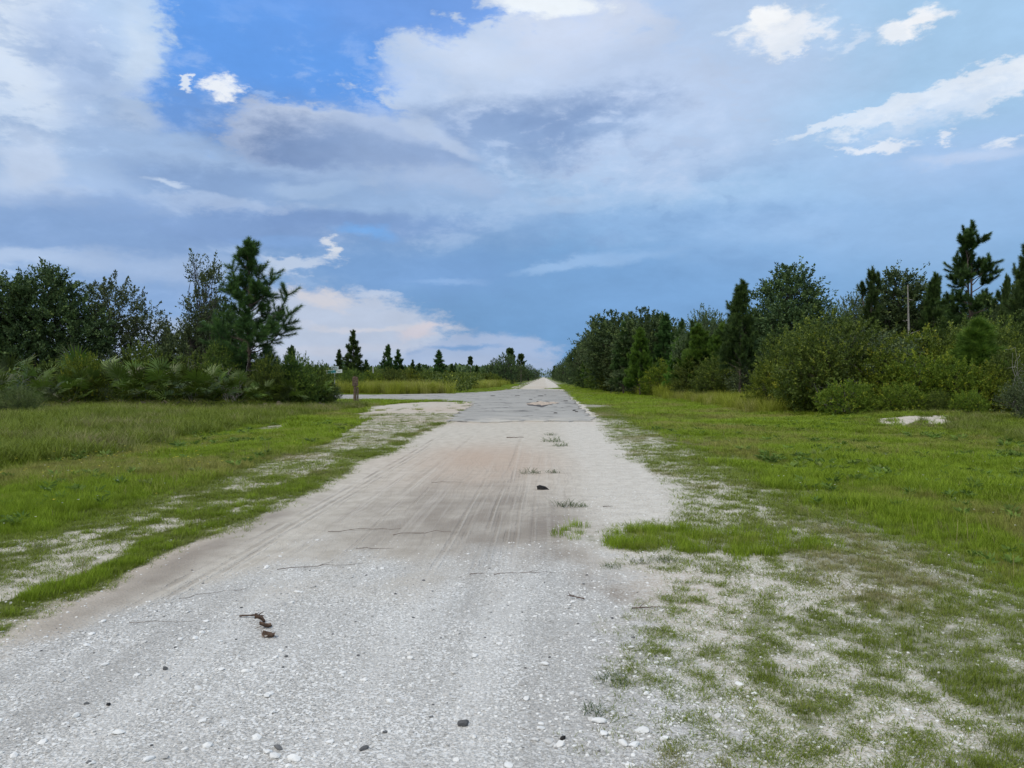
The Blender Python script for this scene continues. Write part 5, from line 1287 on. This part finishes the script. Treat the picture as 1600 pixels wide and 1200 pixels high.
rock('grey_stone', 724, 1135, .055, .045, .035, M_dstone, 'dark grey stone among pale chips at the bottom middle of the gravel', 'stone', None, 4)
rock('black_chip', 167, 1104, .035, .02, .014, dark_peb, 'flat black chip on the lower left gravel', 'stone', 'dark chips', 5)
rock('black_chip', 880, 1157, .03, .02, .02, dark_peb, 'small black chip near the grass at the bottom of the gravel', 'stone', 'dark chips', 6)
rock('black_chip', 433, 1172, .05, .03, .02, M_dstone, 'long dark chip low on the left gravel', 'stone', 'dark chips', 7)
rock('black_chip', 568, 1173, .045, .03, .018, M_dstone, 'dark chip left of the dark grey stone at the bottom', 'stone', 'dark chips', 8)
rock('grey_stone', 256, 1048, .030, .028, .022, M_dstone, 'round dark pebble among white shells on the left gravel', 'stone', None, 9)
WS = [(458, 1194, .07, 'large pale stone at the bottom edge, left of centre'), (230, 1195, .05, 'white stone at the bottom edge on the left'), (427, 1126 + 60, .05, 'pale chunk below the long dark chip'), (345, 1048, .042, 'white chip right of the round dark pebble'), (382, 1051, .05, 'larger white chip further right of the round dark pebble'),
      (116, 1122, .05, 'white chip on the far left gravel below the flat black chip'), (183, 1148, .05, 'white chip below the flat black chip'), (303, 999, .045, 'white chip in the middle of the left gravel'), (455, 1191, .04, 'pale chip beside the large pale stone'), (415, 1089, .045, 'white chip in the middle of the gravel'),
      (534, 1053, .04, 'white square chip left of centre on the gravel'), (640, 1018 + 12, .04, 'white chip in mid gravel'), (742, 1028, .05, 'whitish flat chip right of centre'), (851, 1040, .05, 'white square chip near the right edge of the gravel'), (822, 1094, .045, 'white chip left of the sparse grass'),
      (846, 1133, .03, 'small white pebble right of the dark grey stone'), (741, 1154, .035, 'white pebble just below the dark grey stone'), (936, 1130, .065, 'largest white stone where the gravel meets the sparse grass'), (945, 1150, .05, 'long white stone below the largest white stone'), (1005, 1145, .06, 'white stone lying in the sparse grass'), (975, 1165, .06, 'white stone at the bottom of the sparse grass'),
      (992, 1168, .055, 'upright white stone beside another at the bottom of the sparse grass'), (1156, 1072, .045, 'bright white stone alone in the thin grass on the right'), (1180, 1086, .035, 'small white stone right of the bright lone one'), (1043, 1031, .04, 'white chip in the thin grass'), (1010, 1086, .04, 'white pebble at the left of the thin grass'),
      (464, 926, .05, 'pale flat chip on the upper gravel'), (470, 935 - 9, .03, 'small chip beside the pale flat chip'), (640, 932, .035, 'white chip at the top of the gravel'), (160, 972, .045, 'white chip where the gravel meets the left dirt'), (320, 972, .04, 'white chip at the top left of the gravel'), (280, 1072 - 72, .035, 'thin white chip on the left gravel')]
for i, (px, py, s_, lab) in enumerate(WS):
    rock('white_stone', px, min(py, 1190), s_, s_ * (.6 + .1 * (i % 4)), s_ * .42, M_white, lab, 'stone', 'white limestone pieces loose on the track', 20 + i)
# chunks broken off the pavement
for i, (px, py, s_, lab) in enumerate([(770, 619.5, .7, 'dark asphalt scrap at the mouth of the side road'), (808, 619, .45, 'dark asphalt scrap left of the pothole'), (845, 619.5, .5, 'black scrap just beyond the pothole'), (852, 618, .35, 'smaller black scrap beyond the pothole'),
        (829, 625, .3, 'dark scrap at the left rim of the pothole'), (884, 627.5, .3, 'dark scrap on the right side of the pavement'), (897, 643, .20, 'dark scrap by the right edge of the pavement, left one of two'), (901, 645, .18, 'dark scrap by the right edge of the pavement, right one of two'), (868, 647, .15, 'tiny dark scrap on the middle of the pavement')]):
    d = 1920 / (py - 589); x, y = at(px, d)
    o = link('asphalt_scrap', stone_mesh('asphalt_scrap', 70 + i, 1, 2), dark_asph if i % 2 else dark_peb); o.scale = (s_ * .6, s_ * 1.2, .06); o.location = (x, y, .05); o.rotation_euler = (0, 0, i)
    tag(o, lab, 'asphalt scrap', 'scraps of broken asphalt on the pavement')

# fallen leaves and twigs
M_dleaf = simple('dead_leaf', (.13, .085, .06), .7, 40, .5, .6, .01); M_twig = simple('twig_bark', (.12, .085, .065), .9, 40, .4)
def dead_leaf(px, py, L_, W_, rz, seed, lab):
    d = 1920 / (py - 589); x, y = at(px, d); r = np.random.default_rng(seed); V = []; n = 9; L_ *= 1.0; W_ *= 1.1
    for i in range(n):
        u = i / (n - 1); w = W_ * math.sin(math.pi * min(1, u * .96 + .02)) ** .7 * .5 * (1 + .15 * r.normal())
        zc = .012 + .02 * math.sin(u * 3 + seed); V += [(-L_ / 2 + L_ * u, -w, zc + .018), (-L_ / 2 + L_ * u, 0, zc - .006), (-L_ / 2 + L_ * u, w, zc + .022 * r.uniform(.3, 1.3))]
    Q = []
    for i in range(n - 1):
        for k in range(2): Q.append([i * 3 + k, i * 3 + k + 3, i * 3 + k + 4, i * 3 + k + 1])
    e = empty('fallen_leaf', (x, y, float(hgt(x, y)) + .004), rz); tag(e, lab, 'leaf', 'dead leaves on the gravel')
    o = link('blade', mesh_np('blade', np.array(V), np.array(Q), None, True), M_dleaf, e); m_ = o.modifiers.new('thick', 'SOLIDIFY'); m_.thickness = .0015
    link('leaf_stalk', mesh_np('leaf_stalk', *tubes([(np.array([[-L_ * .5, 0, .012], [-L_ * .65, .004, .01], [-L_ * .8, .012, .004]]), [.002, .0015, .001])], 4)), M_twig, e)
dead_leaf(405, 973, .065, .040, .3, 1, 'curled dark brown leaf nearest the twig on the gravel'); dead_leaf(414, 981, .085, .055, .9, 2, 'middle one of the three dark brown leaves on the gravel'); dead_leaf(418, 995, .11, .065, 2.6, 3, 'largest dark brown leaf, lowest of the three on the gravel')
def twig(px, py, L_, rz, lab, seed, forks=2, rad=.004, grp='twigs on the track'):
    d = 1920 / (py - 589); x, y = at(px, d); r = np.random.default_rng(seed); c_ = curve([-L_ / 2, 0, .006], [L_ / 2, 0, .008], 8, .006, .025, r); c_[:, 2] = np.abs(c_[:, 2]) * .5 + .006; P = [(c_, np.linspace(rad, rad * .4, 8))]
    for k in range(forks):
        q = c_[r.integers(2, 7)]; e = q + np.array([L_ * .22, L_ * r.choice([-1, 1]) * r.uniform(.08, .25), .015]); P.append((curve(q, e, 4, 0, .04, r), np.linspace(rad * .6, rad * .3, 4)))
    o = link('twig', mesh_np('twig', *tubes(P, 5)), M_twig); o.location = (x, y, float(hgt(x, y)) + .002); o.rotation_euler = (0, 0, rz); tag(o, lab, 'twig', grp)
for a in [(392, 965, .16, .1, 'dark forked twig just above the three leaves', 1, 3, .007), (900, 937, .14, 2.6, 'dark forked twig at the right edge of the dirt', 2, 2, .006), (1010, 953, .20, .15, 'dark twig lying on the sand below the grass wedge', 3, 1, .005), (570, 830, .75, .25, 'long thin twig across the left side of the track', 4, 2, .003),
          (500, 887, .7, .35, 'long thin root-like twig crossing the tyre marks', 5, 2, .003), (660, 835, .6, .35, 'thin twig in the middle of the dark dirt', 6, 1, .003), (250, 975, .4, .1, 'reddish stalk near the left edge of the gravel', 7, 0, .002), (330, 930, .45, .6, 'thin twig beside the left tyre ridge', 8, 1, .002), (745, 900, .12, .2, 'short dark twig at the top of the gravel', 9, 0, .004),
          (585, 865 - 6, .35, .05, 'short thin twig left of the darker dirt', 10, 0, .003), (700, 755, .5, .1, 'thin twig high on the track', 11, 0, .003), (805, 684, .45, .1, 'dark short stick on the far sand', 12, 0, .012), (950, 793, .12, .1, 'small stick on the right sand', 13, 0, .005), (820, 900, .5, .15, 'faint twig by the tread marks', 14, 1, .003)]:
    twig(*a[:7], rad=a[7])
# weeds that came up through the track
M_weed = grass_mat('weed_blade', rgb(.05, .09, .02), rgb(.13, .18, .05), rgb(.2, .18, .1))
weeds = [tuft_mesh('weed_shape', 400 + i, 60, .16, .14, .006, .9, 3, .2) for i in range(4)]
for w_ in weeds: w_.materials.append(M_weed)
for i, (px, py, s_, lab) in enumerate([(862, 690, 1.9, 'largest weed tuft far up the right side of the track'), (875, 697, 1.3, 'small weed right beside the largest far tuft'), (860, 680, 1.2, 'low weed just beyond the largest far tuft'), (828, 740, 1.2, 'flat weed left of the black asphalt wedge'), (865, 739, .9, 'weed beyond the black asphalt wedge'),
        (884, 791, 1.1, 'weed tuft between the black wedge and the grass wedge'), (908, 792, .7, 'thin weed right of the tuft above the grass wedge'), (1000, 880, .6, 'weed tuft on the sand below the grass wedge'), (955, 888, .6, 'dry weed tuft on the sand below the grass wedge, left one'), (1040, 878, .7, 'upright weed right of the sand below the grass wedge'), (930, 1115, .5, 'thin weed at the gravel edge by the largest white stone'), (960, 1065, .6, 'weed clump at the edge of the gravel')]):
    d = 1920 / (py - 589); x, y = at(px, d); o = link('weed', weeds[i % 4]); o.location = (x, y, float(hgt(x, y))); o.scale = (s_, s_, s_ * .8); o.rotation_euler = (0, 0, i)
    tag(o, lab, 'weed', 'weeds growing in the track')
